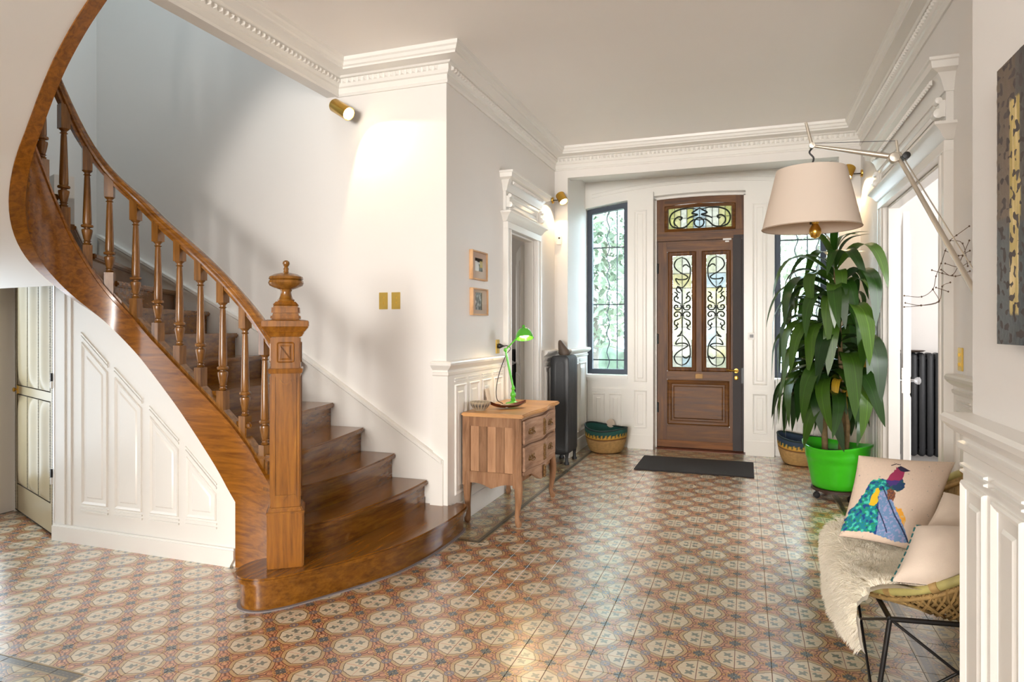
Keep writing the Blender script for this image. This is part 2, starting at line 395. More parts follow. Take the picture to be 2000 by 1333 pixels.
# ------------------------------------------------------------------ floor tiles
def floor_mat(border):
    m, nt, b = newmat('cement_tile_border' if border else 'cement_tile'); X.nt = nt
    g = nt.nodes.new('ShaderNodeNewGeometry'); sp = nt.nodes.new('ShaderNodeSeparateXYZ'); nt.links.new(g.outputs['Position'], sp.inputs[0])
    wx, wy = X(sp.outputs[0]), X(sp.outputs[1])
    x = (wx+1.545)/.15; y = (wy-2.424)/.15
    u = (x+y)*.5; v = (x-y)*.5
    mu = (u-(u+.5).floor()).abs(); mv = (v-(v+.5).floor()).abs()
    su = .5-mu; sv = .5-mv; a = xmax(mu, mv); q = xmin(mu, mv)
    ds = (su*su+sv*sv).sqrt()
    df = xmin((su*su+mv*mv).sqrt(), (mu*mu+sv*sv).sqrt())
    def col(fac, c, prev):
        n = nt.nodes.new('ShaderNodeMix'); n.data_type = 'RGBA'; nt.links.new(fac.v, n.inputs[0])
        if isinstance(prev, tuple): n.inputs[6].default_value = (*s2l(prev), 1)
        else: nt.links.new(prev, n.inputs[6])
        n.inputs[7].default_value = (*s2l(c), 1); return n.outputs[2]
    m1 = xmax(a/.345, (mu+mv)/.50)
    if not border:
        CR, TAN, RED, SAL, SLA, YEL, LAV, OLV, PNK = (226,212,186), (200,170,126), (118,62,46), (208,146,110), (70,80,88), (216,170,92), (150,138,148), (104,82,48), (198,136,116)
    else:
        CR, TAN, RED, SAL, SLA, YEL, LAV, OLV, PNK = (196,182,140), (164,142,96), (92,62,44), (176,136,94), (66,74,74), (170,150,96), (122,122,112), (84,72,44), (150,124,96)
    phi = X.m('ARCTAN2', mv, mu); wob = X.m('COSINE', phi*8.0)*.055
    m1 = xmax(a/.335, (mu+mv)/.485)*(1.0-wob)
    c = col(m1 < 9, SAL, SAL)
    n1 = nt.nodes.new('ShaderNodeTexVoronoi'); n1.inputs['Scale'].default_value = 60; nt.links.new(g.outputs['Position'], n1.inputs['Vector'])
    c = col((X(n1.outputs['Distance']) < .26)*(ds > .12), (238, 190, 140), c)
    ang = xmin(su, sv)/xmax(xmax(su, sv), X.m('ADD', .0001, 0)); big = xmax(su, sv); sml = xmin(su, sv)
    d1 = ((big-.205)*(big-.205)+sml*sml).sqrt(); d2 = ((su-.135)*(su-.135)+(sv-.135)*(sv-.135)).sqrt()
    c = col((d1 < .085)*(d1 > .060), RED, c)
    c = col((big > .28)*(sml < .022)*(big < .40), RED, c)
    c = col(d2 < .050, RED, c); c = col(d2 < .026, YEL, c)
    c = col((ds < .155)*(ds > .105)*(ang < .6), YEL, c)
    c = col((ds < .140)*(ds > .105)*(ang > .12)*(ang < .45), RED, c)
    c = col(ds < (.088+.045*ang), SLA, c)
    c = col((ds < .08)*(ds > .04)*(ang > .3)*(ang < .55), (120, 128, 130), c)
    c = col(ds < .02, (190, 184, 166), c)
    c = col(m1 < 1.36, RED, c)
    c = col(m1 < 1.29, (222, 170, 100), c)
    c = col(m1 < 1.26, TAN, c)
    c = col(m1 < 1.09, OLV, c)
    c = col(m1 < 1.03, CR, c)
    e1 = (a-.195)/.11; e2 = q/.034; f1 = (a-.20)/.036; f2 = q/.095; h1 = (a-.11)/.024; h2 = q/.052
    fl = xmax(xmax((e1*e1+e2*e2) < 1, (f1*f1+f2*f2) < 1), (h1*h1+h2*h2) < 1)
    c = col(fl*(m1 < 1.0), (128, 134, 124), c)
    c = col(((mu-mv).abs() < .010)*(m1 < 1.0), PNK, c)
    c = col(df < .105, (70, 56, 54), c); c = col(df < .094, LAV, c)
    c = col((df < .094)*(xmin((su-mv).abs(), (mu-sv).abs()) < .014), (84, 70, 70), c)
    c = col((df < .06)*(df > .048), (110, 92, 92), c)
    c = col(df < .026, (220, 176, 108), c)
    # dark border lines set into the field
    def line(cond): 
        return cond
    bx = (wx+1.70).abs(); by = (wy-7.50).abs(); bx2 = (wx-.735).abs(); by2 = (wy-4.10).abs(); bx3 = (wx+2.62).abs(); by3 = (wy-1.955).abs()
    iny = (wy > 4.085)*(wy < 7.515); inx = (wx > -1.715)*(wx < .75)
    def strip(w):
        t = xmax(xmax((bx < w)*iny, (by < w)*inx), (bx2 < w)*(wy < 7.515))
        t = xmax(t, (by2 < w)*(wx < -1.685)); t = xmax(t, (by3 < w)*(wx < -2.60)); t = xmax(t, (bx3 < w)*(wy < 1.97))
        return t
    c = col(strip(.028), (150, 128, 84), c); c = col(strip(.017), (58, 52, 42), c)
    chk = ((wx*40).frac() > .5)*((wy*40).frac() > .5)
    c = col(strip(.010)*chk, (120, 104, 72), c)
    # soot and wear
    n2 = nt.nodes.new('ShaderNodeTexNoise'); n2.inputs['Scale'].default_value = 1.3; n2.inputs['Detail'].default_value = 6; nt.links.new(g.outputs['Position'], n2.inputs['Vector'])
    r2 = nt.nodes.new('ShaderNodeValToRGB'); r2.color_ramp.elements[0].position = .3; r2.color_ramp.elements[1].position = .7
    r2.color_ramp.elements[0].color = (.76, .74, .72, 1); r2.color_ramp.elements[1].color = (.98, .97, .96, 1)
    nt.links.new(n2.outputs[0], r2.inputs[0])
    oi = nt.nodes.new('ShaderNodeObjectInfo')
    mx = nt.nodes.new('ShaderNodeMix'); mx.data_type = 'RGBA'; mx.blend_type = 'MULTIPLY'; mx.inputs[0].default_value = 1
    nt.links.new(c, mx.inputs[6]); nt.links.new(r2.outputs[0], mx.inputs[7]); nt.links.new(mx.outputs[2], b.inputs['Base Color'])
    r3 = nt.nodes.new('ShaderNodeMapRange'); r3.inputs[3].default_value = .22; r3.inputs[4].default_value = .36
    nt.links.new(n2.outputs[0], r3.inputs[0]); nt.links.new(r3.outputs[0], b.inputs['Roughness'])
    b.inputs['Specular IOR Level'].default_value = .7; b.inputs['Coat Weight'].default_value = .8; b.inputs['Coat IOR'].default_value = 1.7; b.inputs['Coat Roughness'].default_value = .24
    n3 = nt.nodes.new('ShaderNodeTexNoise'); n3.inputs['Scale'].default_value = 30; nt.links.new(g.outputs['Position'], n3.inputs['Vector'])
    bp = nt.nodes.new('ShaderNodeBump'); bp.inputs['Strength'].default_value = .06; bp.inputs['Distance'].default_value = .004
    nt.links.new(n3.outputs[0], bp.inputs['Height']); nt.links.new(bp.outputs[0], b.inputs['Normal'])
    return m
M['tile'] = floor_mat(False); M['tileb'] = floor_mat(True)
M['grout'] = plain('grout', (84, 72, 62), .8, var=.2, vs=30)
floor = struct(MB().box((-5.6, -9.1, -.12), (4.2, 8.6, -.003)), 'floor', M['grout'], 'cement tile floor patterned with cream octagons and orange stars', 'floor')
def tile_mesh(mat):
    t = MB(); w = .0742; k = .0012
    t.add([(-w, -w, -.01), (w, -w, -.01), (w, w, -.01), (-w, w, -.01), (-w, -w, -k), (w, -w, -k), (w, w, -k), (-w, w, -k),
           (-w+k, -w+k, 0), (w-k, -w+k, 0), (w-k, w-k, 0), (-w+k, w-k, 0)],
          [(0,1,5,4), (1,2,6,5), (2,3,7,6), (3,0,4,7), (4,5,9,8), (5,6,10,9), (6,7,11,10), (7,4,8,11), (8,9,10,11)])
    return t
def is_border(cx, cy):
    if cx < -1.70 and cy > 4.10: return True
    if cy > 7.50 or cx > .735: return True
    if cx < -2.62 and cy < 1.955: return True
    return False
_cy, _sy = math.cos(YAW), math.sin(YAW)
cells = []
for i in range(-27, 19):
    for j in range(-12, 39):
        cx = -1.545+(i+.5)*.15; cy = 2.424+(j+.5)*.15
        if cx < -5.45 or cx > 1.15 or cy > 8.2: continue
        if cx < -1.83 and cy > 8.0: continue
        w = -_sy*cx+_cy*cy; r = _cy*cx+_sy*cy
        vis = w > .4
        if vis:
            U = 1000+1280*r/w; V = 640+1280*1.45/w
            vis = -25 < U < 2025 and V < 1360
            if cx > .5 and cy < 2.7: vis = False                       # behind the wall pier
            if U > 1640 and V > 900: vis = vis and cy < 3.0 and cx < .5
            if -2.6 < cx < -1.9 and 2.85+abs(cx+2.2)*.7 < cy < 4.4: vis = False  # under the first step
            if cx < -2.6 and cy > 3.1: vis = False
        cells.append((w if vis else 99, cx, cy))
cells.sort()
proto = {}
rest = {False: MB(), True: MB()}
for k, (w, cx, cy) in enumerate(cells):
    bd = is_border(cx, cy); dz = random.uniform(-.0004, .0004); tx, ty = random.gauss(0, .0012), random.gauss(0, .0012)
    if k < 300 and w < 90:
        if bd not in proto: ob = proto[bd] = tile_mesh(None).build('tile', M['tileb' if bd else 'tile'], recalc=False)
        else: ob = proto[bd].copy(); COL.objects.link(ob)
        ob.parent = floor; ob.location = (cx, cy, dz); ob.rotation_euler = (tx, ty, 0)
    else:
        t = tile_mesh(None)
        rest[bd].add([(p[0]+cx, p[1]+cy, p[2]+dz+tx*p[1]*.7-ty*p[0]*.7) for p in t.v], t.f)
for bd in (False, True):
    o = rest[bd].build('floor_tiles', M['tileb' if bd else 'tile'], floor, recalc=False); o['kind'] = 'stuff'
thr = MB()
for k in range(7): thr.box((-1.02+k*.147, 7.93, -.008), (-1.02+k*.147+.145, 8.12, .002))
tag(thr.build('threshold_tiles', plain('red_threshold_tile', (124, 72, 52), .35, var=.2, vs=20), floor), kind='stuff')

# ------------------------------------------------------------------ room shell
CEIL = 3.44
def wallbox(name, boxes, label, cat='wall', mat='wall'):
    m = MB()
    for a, b in boxes: m.box(a, b)
    return struct(m, name, M[mat], label, cat)
XL, XR = -2.02, 1.05
wallbox('wall_left', [((-2.12, 4.45, 0), (XL, 5.57, CEIL)), ((-2.12, 5.57, 2.33), (XL, 6.33, CEIL)), ((-2.12, 6.33, 0), (XL, 7.1, CEIL)),
                      ((-2.12, 7.1, 0), (-1.87, 8.3, CEIL))], 'white hall wall with the small framed pictures')
wallbox('wall_stair', [((-5.46, 4.27, 0), (XL, 4.45, 6.0))], 'white stairwell wall behind the climbing balusters')
wallbox('wall_stair_end', [((-5.6, 3.36, 0), (-5.46, 4.45, 6.0)), ((-5.6, 1.4, 2.25), (-5.46, 3.36, 6.0)), ((-5.6, -9.1, 0), (-5.46, 1.4, CEIL)), ((-5.6, 1.4, 0), (-5.46, 1.56, 2.25)), ((-5.66, 1.4, 0), (-5.6, 3.4, 2.3))],  # last box is unseen backing, added to shut sky light out of the opening
        'narrow shadowed end wall of the stairwell')
wallbox('wall_stair_upper', [((-5.46, 1.28, CEIL), (-3.03, 1.4, 6.0)), ((-3.03, 1.28, CEIL), (-2.93, 4.27, 6.0))], 'upper stairwell wall above the beam')
wallbox('wall_right', [((XR, 2.3, 0), (1.14, 4.24, CEIL)), ((XR, 4.24, 2.40), (1.14, 5.85, CEIL)), ((XR, 5.85, 0), (1.14, 7.1, CEIL)), ((.86, 7.1, 0), (1.14, 8.3, CEIL))],
        'white hall wall around the wide open doorway')
wallbox('wall_pier', [((.6, -9.1, 0), (1.28, 2.165, CEIL)), ((1.05, 2.165, 0), (1.14, 2.3, CEIL))], 'white wall carrying the dark abstract canvas')
wallbox('wall_light_block', [((-5.46, -.75, 0), (-2.9, -.6, CEIL))], 'unseen partition added to keep rear light off the stair side')  # unseen, added to shade the spandrel from the rear light
wallbox('wall_rear', [((-5.6, -9.1, 0), (-5.0, -8.95, CEIL)), ((.2, -9.1, 0), (1.28, -8.95, CEIL)), ((-5.0, -9.1, 0), (.2, -8.95, .3)), ((-5.0, -9.1, 3.15), (.2, -8.95, CEIL)), ((-5.0, -9.16, .2), (.2, -9.1, 3.2))], 'white wall behind the viewer')  # last box added unseen, closing the rear opening against sky light
# next rooms
wallbox('wall_side_room', [((1.14, 8.1, 0), (4.2, 8.3, 3.6)), ((4.05, 2.9, 0), (4.2, 8.1, 3.6)), ((1.14, 2.8, 0), (4.2, 2.9, 3.6))], 'pale wall of the side room behind the cast iron radiator')
wallbox('wall_study', [((-5.6, 8.1, 0), (-2.12, 8.3, 3.6)), ((-5.6, 4.45, 0), (-5.45, 8.1, 3.6))], 'shaded wall seen through the narrow doorway')
cl = MB().box((-2.98, -9.1, CEIL), (1.28, 7.1, 3.6)).box((-5.6, -9.1, CEIL), (-2.98, 1.4, 3.6))
struct(cl, 'ceiling', M['ceil'], 'plain white hall ceiling', 'ceiling')
struct(MB().box((-5.6, 1.28, 6.0), (-2.0, 4.45, 6.1)), 'ceiling_stair', M['ceil'], 'high ceiling over the stairwell', 'ceiling')
struct(MB().box((1.14, 2.8, 3.55), (4.2, 8.3, 3.65)).box((-5.6, 4.45, 3.44), (-2.12, 8.3, 3.65)), 'ceiling_side_rooms', M['ceil'], 'ceilings of the two side rooms', 'ceiling')
# beam over the stairs
struct(MB().box((-3.03, 1.28, 3.215), (-2.93, 4.27, CEIL)), 'trim_1', M['trim'], 'white beam edging the stairwell opening', 'beam')
# cornice
PROF = [(-.01, 3.205), (.012, 3.205), (.018, 3.222), (.010, 3.228), (.010, 3.268), (.022, 3.275), (.026, 3.288), (.030, 3.296), (.030, 3.332), (.046, 3.336),
        (.056, 3.348), (.125, 3.362), (.125, 3.376), (.135, 3.384), (.142, 3.405), (.152, 3.415), (.155, 3.44), (-.01, 3.44)]
CPATH = [(-2.93, -4.0), (-2.93, 4.27), (XL, 4.27), (XL, 7.1), (XR, 7.1), (XR, 2.165), (.6, 2.165), (.6, -4.0)]
cornice = struct(MB().sweep(CPATH, PROF), 'trim_2', M['trim'], 'white moulded plaster cornice with bead row', 'cornice', smooth=25)
dn = MB()
def beads(mb, path, off, z, step, sx, sz, start=None):
    for (a, b) in zip(path, path[1:]):
        a, b = Vector(a), Vector(b); d = (b-a).normalized(); n = Vector((d.y, -d.x)); L = (b-a).length; k = off
        while k < L-off+.001:
            p = a+d*k+n*off
            if p.y > .9:
                e, f = d*(sx/2), n*(sx*.45)
                P = [(p-e, z-sz/2), (p+e, z-sz/2), (p+e, z+sz/2), (p-e, z+sz/2)]
                mb.add([(q[0].x, q[0].y, q[1]) for q in P]+[((p+f).x, (p+f).y, z-sz*.2), ((p+f).x, (p+f).y, z+sz*.3)],
                       [(0, 1, 4), (1, 2, 5, 4), (2, 3, 5), (3, 0, 4, 5)])
            k += step
beads(dn, CPATH, .030, 3.314, .045, .034, .034)
tag(dn.build('egg_and_dart', M['trim'], cornice, smooth=50), kind='stuff')
# niche of the entrance
struct(MB().box((-1.87, 7.1, 3.12), (.86, 7.25, CEIL)).box((-1.87, 7.25, 3.24), (.86, 8.3, 3.4)), 'ceiling_niche', M['wall'], 'lower ceiling of the entrance niche', 'ceiling')
def arch(x): return 3.037-.065*(x+.52)**2
YB = 7.95
bw = MB()
bw.box((-1.34, YB, 0), (-1.03, 8.3, 3.0)); bw.box((0.0, YB, 0), (.31, 8.3, 3.0))
N = 24; xs = [-1.9+k*2.8/N for k in range(N+1)]
bw.prism([(x, arch(x)) for x in xs]+[(.9, 3.3), (-1.9, 3.3)], ony(YB, 1), 0, .35)
bw.box((-1.87, YB+.05, 0), (-1.34, 8.3, .845)); bw.box((.31, YB+.05, 0), (.86, 8.3, .845))
struct(bw, 'wall_entrance', M['trim'], 'white arched entrance wall around door and windows', 'wall')
am = MB()
for dz, w, h in ((.11, .03, .018), (.155, .014, .012)):
    am.prism([(x, arch(x)+dz) for x in xs[1:-1]]+[(x, arch(x)+dz+w) for x in reversed(xs[1:-1])], ony(YB, -1), -.01, h)
struct(am, 'trim_3', M['trim'], 'thin arched moulding above the entrance door', 'moulding', smooth=40)
for k, (x0, x1, lab) in enumerate([(-1.335, -1.03, 'white pilaster between window and door hinges'), (0.0, .305, 'white pilaster with the intercom button')]):
    p = MB(); YP = 7.88
    p.box((x0, YP, 0), (x1, YB+.01, arch((x0+x1)/2)+.06))
    p.box((x0-.0, YP-.012, 0), (x1, YP+.02, .17))
    pl = struct(p, 'trim_%d' % (4+k), M['trim'], lab, 'pilaster', bevel=.004)
    for z0, z1 in ((.25, .70), (.80, 2.85)):
        q = MB(); panel(q, rect(x0+.075, z0, x1-.075, z1), ony(YP, -1), .018, .007, .02, .004); q.build('panel', M['trim'], pl, smooth=30)
    q = MB()
    q.box((x0+.085, YP-.012, .72), (x1-.085, YP, .735)); q.box((x0+.085, YP-.012, .775), (x1-.085, YP, .79)); q.build('moulding', M['trim'], pl)
# door casing inside the reveal
dc = MB()
dc.prism([(x, arch(x)-.001) for x in [-1.03+k*1.03/10 for k in range(11)]]+[(x, arch(x)-.03) for x in [0-k*1.03/10 for k in range(11)]], ony(8.06, 1), 0, .06)
dc.box((-1.03, 8.06, 0), (-1.012, 8.12, 3.0)); dc.box((-.018, 8.06, 0), (0, 8.12, 3.0))
struct(dc, 'trim_6', M['trim'], 'white inner casing of the entrance door', 'casing')

# wainscot (dado) and baseboards
DADO = [(-.01, .10), (.018, .10), (.018, 1.10), (.028, 1.108), (.03, 1.125), (.018, 1.13), (.018, 1.142), (.034, 1.152), (.05, 1.165), (.062, 1.18), (.064, 1.195), (.055, 1.205), (-.01, 1.21)]
BASE = [(-.01, 0), (.034, 0), (.034, .13), (.028, .145), (.020, .15), (-.01, .15)]
NT = [7]
def dado(path, label, side, panels, blabel):
    t = struct(MB().sweep(path, DADO), 'trim_%d' % NT[0], M['trim'], label, 'wainscot', smooth=30); NT[0] += 1
    for poly, fn in panels:
        q = MB(); panel(q, poly, fn)
        (a0, b0), (a1, b1) = poly[0], poly[2]
        for dz in (.02, .038):
            z = b1+dz; q.add([], [])
            q.add([fn(a0-.004, z, .0), fn(a1+.004, z, .0), fn(a1+.004, z+.011, .0), fn(a0-.004, z+.011, .0), fn(a0-.004, z+.003, .010), fn(a1+.004, z+.003, .010), fn(a1+.004, z+.008, .010), fn(a0-.004, z+.008, .010)],
                  [(4, 5, 6, 7), (0, 1, 5, 4), (2, 3, 7, 6), (3, 0, 4, 7), (1, 2, 6, 5)])
        q.build('panel', M['trim'], t, smooth=30)
    struct(MB().sweep(path, BASE), 'baseboard_%s' % side, M['trim'], blabel, 'baseboard', smooth=30)
    return t
fl_ = onx(XL+.018, 1); fr_ = onx(XR-.018, -1)
dado([(-2.12, 4.27), (XL, 4.27), (XL, 5.41)], 'white panelled dado behind the commode', 'left',
     [(rect(4.37+i*.262, .22, 4.37+i*.262+.205, 1.03), fl_) for i in range(4)], 'white baseboard under the commode')
dado([(XL, 6.61), (XL, 7.1), (-1.87, 7.1), (-1.87, 8.0)], 'white panelled dado behind the tall hall radiator', 'left_niche',
     [(rect(6.66, .22, 6.85, 1.03), fl_), (rect(6.9, .22, 7.06, 1.03), fl_), (rect(7.2, .22, 7.5, 1.03), onx(-1.852, 1)), (rect(7.58, .22, 7.88, 1.03), onx(-1.852, 1))],
     'white baseboard behind the tall hall radiator')
dado([(.86, 8.0), (.86, 7.1), (XR, 7.1), (XR, 6.2)], 'white panelled dado hidden behind the green pot', 'right_niche',
     [(rect(7.2, .22, 7.5, 1.03), onx(.842, -1)), (rect(6.3, .22, 6.6, 1.03), fr_), (rect(6.65, .22, 7.0, 1.03), fr_)], 'white baseboard behind the green pot')
dado([(XR, 4.02), (XR, 2.165), (.6, 2.165), (.6, -3.9)], 'white panelled dado with heavy rail under the abstract canvas', 'right',
     [(rect(3.75-i*.26, .22, 3.75-i*.26+.20, 1.03), fr_) for i in range(6)]+[(rect(1.985-i*.245, .22, 1.985-i*.245+.19, 1.02), onx(.582, -1)) for i in range(7)]
     + [(rect(.66, .22, .98, 1.03), ony(2.183, 1))], 'white baseboard under the abstract canvas')
# panelled aprons below the two entrance windows
for nm, x0, x1, lab in (('a', -1.85, -1.345, 'white panelled apron under the window beside the commode wall'), ('b', .315, .84, 'white panelled apron under the window behind the plant')):
    t = MB(); t.box((x0, YB+.02, .10), (x1, YB+.06, .83)); t.box((x0, YB-.0, 0), (x1, YB+.06, .12)); t.box((x0, YB-.03, .83), (x1, YB+.12, .868)); t.box((x0, YB-.01, .80), (x1, YB+.05, .83))
    tt = struct(t, 'trim_%d' % NT[0], M['trim'], lab, 'wainscot', bevel=.004); NT[0] += 1
    w = (x1-x0-.09)/2
    for i in range(2):
        q = MB(); a0 = x0+.045+i*w+.02; panel(q, rect(a0, .2, a0+w-.05, .64), ony(YB+.02, -1), .018, .008)
        for z in (.665, .69): q.box((a0, YB+.008, z), (a0+w-.05, YB+.02, z+.012))
        q.build('panel', M['trim'], tt, smooth=30)
# door surrounds with entablatures
def surround(x, sg, y0, y1, zt, ztop, label, d=.10):
    """opening y0..y1, head zt"""
    m = MB(); fn = onx(x, sg); cw = .14 if y1-y0 > 1 else .13
    for a, b in ((y0-cw, y0), (y1, y1+cw)):
        pf = [(0, -.005), (0, .03), (.018, .032), (.022, .044), (.045, .044), (.05, .034), (.095, .034), (.10, .046), (cw, .046), (cw, -.005)]
        if b == y0: pf = [(a+cw-o, h) for o, h in pf]
        else: pf = [(a+o, h) for o, h in pf]
        m.prism(pf, lambda p, q, d: fn(p, d, q), 0, zt)
        m.prism(rect(a-.01, 0, b+.01, .2), fn, -.005, .055)
    m.prism(rect(y0-cw, zt, y1+cw, zt+.06), fn, -.005, .045)
    t = struct(m, 'trim_%d' % NT[0], M['trim'], label, 'door surround', bevel=.003, bseg=1); NT[0] += 1
    e = MB(); e0, e1 = y0-cw, y1+cw
    H = ztop-zt
    path = [(x, e0), (x+sg*d*.25, e0), (x+sg*d*.25, e1), (x, e1)]
    if sg > 0: path = [(x, e1), (x+sg*d*.25, e1), (x+sg*d*.25, e0), (x, e0)]
    path = [Vector(p) for p in path]
    # outside of the box must lie on the right of travel
    def rl(p): return p
    pr1 = [(-.02, zt+.06), (0, zt+.06), (.02, zt+.075), (.035, zt+.10), (.055, zt+.12), (.07, zt+.13), (.07, zt+.145), (.03, zt+.155), (-.02, zt+.155)]
    pr2 = [(-.02, ztop-.16), (.01, ztop-.16), (.02, ztop-.13), (.03, ztop-.10), (.05, ztop-.07), (.085, ztop-.055), (.09, ztop-.02), (.10, ztop-.015), (.10, ztop), (-.02, ztop)]
    P = path if sg < 0 else path
    tst = P[::-1]
    e.sweep(tst, pr1); e.sweep(tst, pr2); e.prism(rect(e0, zt+.06, e1, ztop), fn, -.005, d*.25)
    e.build('entablature', M['trim'], t, smooth=25)
    q = MB(); panel(q, rect(e0+.09, zt+.18, e1-.09, ztop-.19), onx(x+sg*d*.25, sg), .02, .012, .03, .008); q.build('panel', M['trim'], t, smooth=30)
    bd = MB(); pp = [(v.x, v.y) for v in tst]; beads(bd, pp, .05, ztop-.085, .042, .03, .03); tag(bd.build('bead_row', M['trim'], t, smooth=50), kind='stuff')
    for yy in (e0+.045, e1-.045):          # scroll consoles
        c = MB(); s0 = zt+.16
        for zc, r in ((s0+.05, .026), (ztop-.20, .018)):
            c.lathe([(r*.4, -.035), (r, -.03), (r, .03), (r*.4, .035)], seg=12, fn=lambda p, zc=zc: (x+sg*(d*.25+.03)+sg*p[0], yy+p[2], zc+p[1]))
        c.prism(rect(yy-.03, s0+.03, yy+.03, ztop-.2), onx(x+sg*d*.25, sg), 0, .028)
        c.build('console', M['trim'], t, smooth=40)
    return t
surround(XL, 1, 5.57, 6.33, 2.33, 2.82, 'white moulded surround of the narrow doorway by the radiator')
surround(XR, -1, 4.24, 5.85, 2.40, 2.88, 'white moulded surround of the wide doorway behind the lamp', .14)
struct(MB().box((XR+.004, 5.832, 0), (1.136, 5.852, 2.39)).box((XR+.004, 4.238, 0), (1.136, 4.26, 2.39)).box((XR+.004, 4.23, 2.382), (1.136, 5.86, 2.402)), 'trim_%d' % NT[0], M['trim'], 'white jamb lining of the wide doorway', 'jamb', bevel=.004); NT[0] += 1
struct(MB().box((1.14, 2.9, -.01), (4.05, 8.1, .004)), 'floor_side_room', plain('pale_boards', (176, 172, 170), .4, var=.05, vs=3), 'pale floor of the side room', 'floor')
struct(MB().box((-2.116, 6.31, 0), (XL-.004, 6.332, 2.32)).box((-2.116, 5.568, 0), (XL-.004, 5.585, 2.32)).box((-2.116, 5.56, 2.312), (XL-.004, 6.34, 2.332)), 'trim_%d' % NT[0], M['trim'], 'white jamb lining of the narrow doorway', 'jamb', bevel=.004); NT[0] += 1

# ------------------------------------------------------------------ staircase
RZ = .1755
stair = thing('staircase', (-2.9, 3.2, 0), 'golden oak winding staircase with turned balusters and bowed bottom steps', 'staircase')
# plan path of the well-side face of the string: curls in at the newel, runs along the hall, turns round the well
RW, XC, YC = .33, -3.65, 2.84
def spath(s, off=0.0):
    """s measured from x=-2.7; off > 0 is towards the steps"""
    L1 = .95
    if s < L1:
        x = -2.7-s; t = max(0, (x+2.93)/.51); y = 3.17-.17*t*t
        d = Vector((-1, .34*t/.51)).normalized(); n = Vector((-d.y, d.x))*-1
        n = Vector((d.y, -d.x)); p = Vector((x, y))
    elif s < L1+PI*RW:
        a = PI/2+(s-L1)/RW; n = Vector((math.cos(a), math.sin(a))); p = Vector((XC, YC))+n*RW
    else:
        p = Vector((XC+(s-L1-PI*RW), YC-RW)); n = Vector((0, -1))
    return p+n*off
LOW = [(-.3, 0), (.20, .37), (.30, .53), (.44, .70), (.64, .93), (.86, 1.15), (1.06, 1.34), (1.2, 1.50), (1.34, 1.62), (1.48, 1.76), (1.62, 1.90), (1.79, 2.13), (1.88, 2.28), (1.96, 2.43), (2.04, 2.57), (2.16, 2.79), (2.35, 3.02), (2.55, 3.2), (3.3, 3.85)]
TOP = [(-.3, .40), (0, .64), (.24, .87), (.44, 1.03), (.68, 1.22), (.94, 1.43), (1.16, 1.66), (1.29, 1.86), (1.43, 2.14), (1.51, 2.36), (1.65, 2.58), (1.79, 2.72), (1.96, 2.92), (2.16, 3.17), (2.35, 3.38), (2.55, 3.56), (3.3, 4.2)]
def zlow(s): return 0.0 if s < .205 else smoothk(LOW, s, .07)
def ztop(s): return smoothk(TOP, s, .07)
ss = [-.27+k*.03 for k in range(16)]+[.2049, .2051]+[.24+k*.03 for k in range(86)]
st = MB(); TH = .075; ringn = 8; vs = []
for s_ in ss:
    lo, hi = zlow(s_), ztop(s_); a, b = spath(s_, 0), spath(s_, TH); c = spath(s_, -.008); h2 = max(lo, hi-.05)
    vs += [(a.x, a.y, lo), (b.x, b.y, lo), (b.x, b.y, hi), (c.x, c.y, hi), (c.x, c.y, h2+.02), (a.x, a.y, h2+.012), (a.x, a.y, h2), (a.x, a.y, (lo+h2)/2)]
n = len(ss)
st.add(vs, [(i*8+k, i*8+(k+1) % 8, (i+1)*8+(k+1) % 8, (i+1)*8+k) for i in range(n-1) for k in range(8)]+[list(range(8)), list(range((n-1)*8, n*8))[::-1]])
st.build('string', M['string'], stair, smooth=35)
# steps
def L2(pts): return [Vector(p) for p in pts]
NOSE = {
    1: [(-1.985, 4.36), (-1.90, 4.345), (-1.865, 4.28), (-1.848, 4.10), (-1.846, 3.90), (-1.862, 3.66), (-1.905, 3.42), (-1.965, 3.26), (-2.05, 3.08), (-2.14, 2.91), (-2.22, 2.78), (-2.32, 2.685), (-2.43, 2.675), (-2.51, 2.73), (-2.545, 2.82), (-2.53, 2.92), (-2.47, 3.0)],
    2: [(-2.155, 4.25), (-2.145, 4.0), (-2.152, 3.75), (-2.177, 3.49), (-2.22, 3.22), (-2.29, 3.04), (-2.36, 2.98)],
    3: [(-2.42, 4.25), (-2.385, 3.95), (-2.369, 3.62), (-2.39, 3.35), (-2.43, 3.18), (-2.50, 3.06)],
    4: [(-2.685, 4.25), (-2.62, 3.9), (-2.575, 3.6), (-2.56, 3.35), (-2.60, 3.12)],
    5: [(-2.95, 4.25), (-2.88, 3.9), (-2.81, 3.5), (-2.80, 3.18)],
    6: [(-3.25, 4.25), (-3.14, 3.75), (-3.08, 3.22)],
    7: [(-3.60, 4.25), (-3.375, 3.22)], 8: [(-3.86, 4.25), (-3.55, 3.22)], 9: [(-4.15, 4.25), (-3.73, 3.22)], 10: [(-4.49, 4.25), (-3.87, 3.18)],
    11: [(-4.92, 4.25), (-3.965, 3.10)], 12: [(-5.44, 4.18), (-4.015, 3.0)], 13: [(-5.44, 3.60), (-4.035, 2.91)], 14: [(-5.44, 3.05), (-4.035, 2.83)],
    15: [(-5.44, 2.55), (-4.015, 2.74)], 16: [(-5.44, 1.9), (-3.97, 2.65)], 17: [(-4.95, 1.42), (-3.90, 2.57)], 18: [(-4.4, 1.42), (-3.78, 2.50)]}
EXTRA = {11: [(-5.44, 4.25)]}
def cpts(p): return [(q.x, q.y) for q in (catmull([(a, b, 0) for a, b in p], 6) if len(p) > 2 else L2(p))]
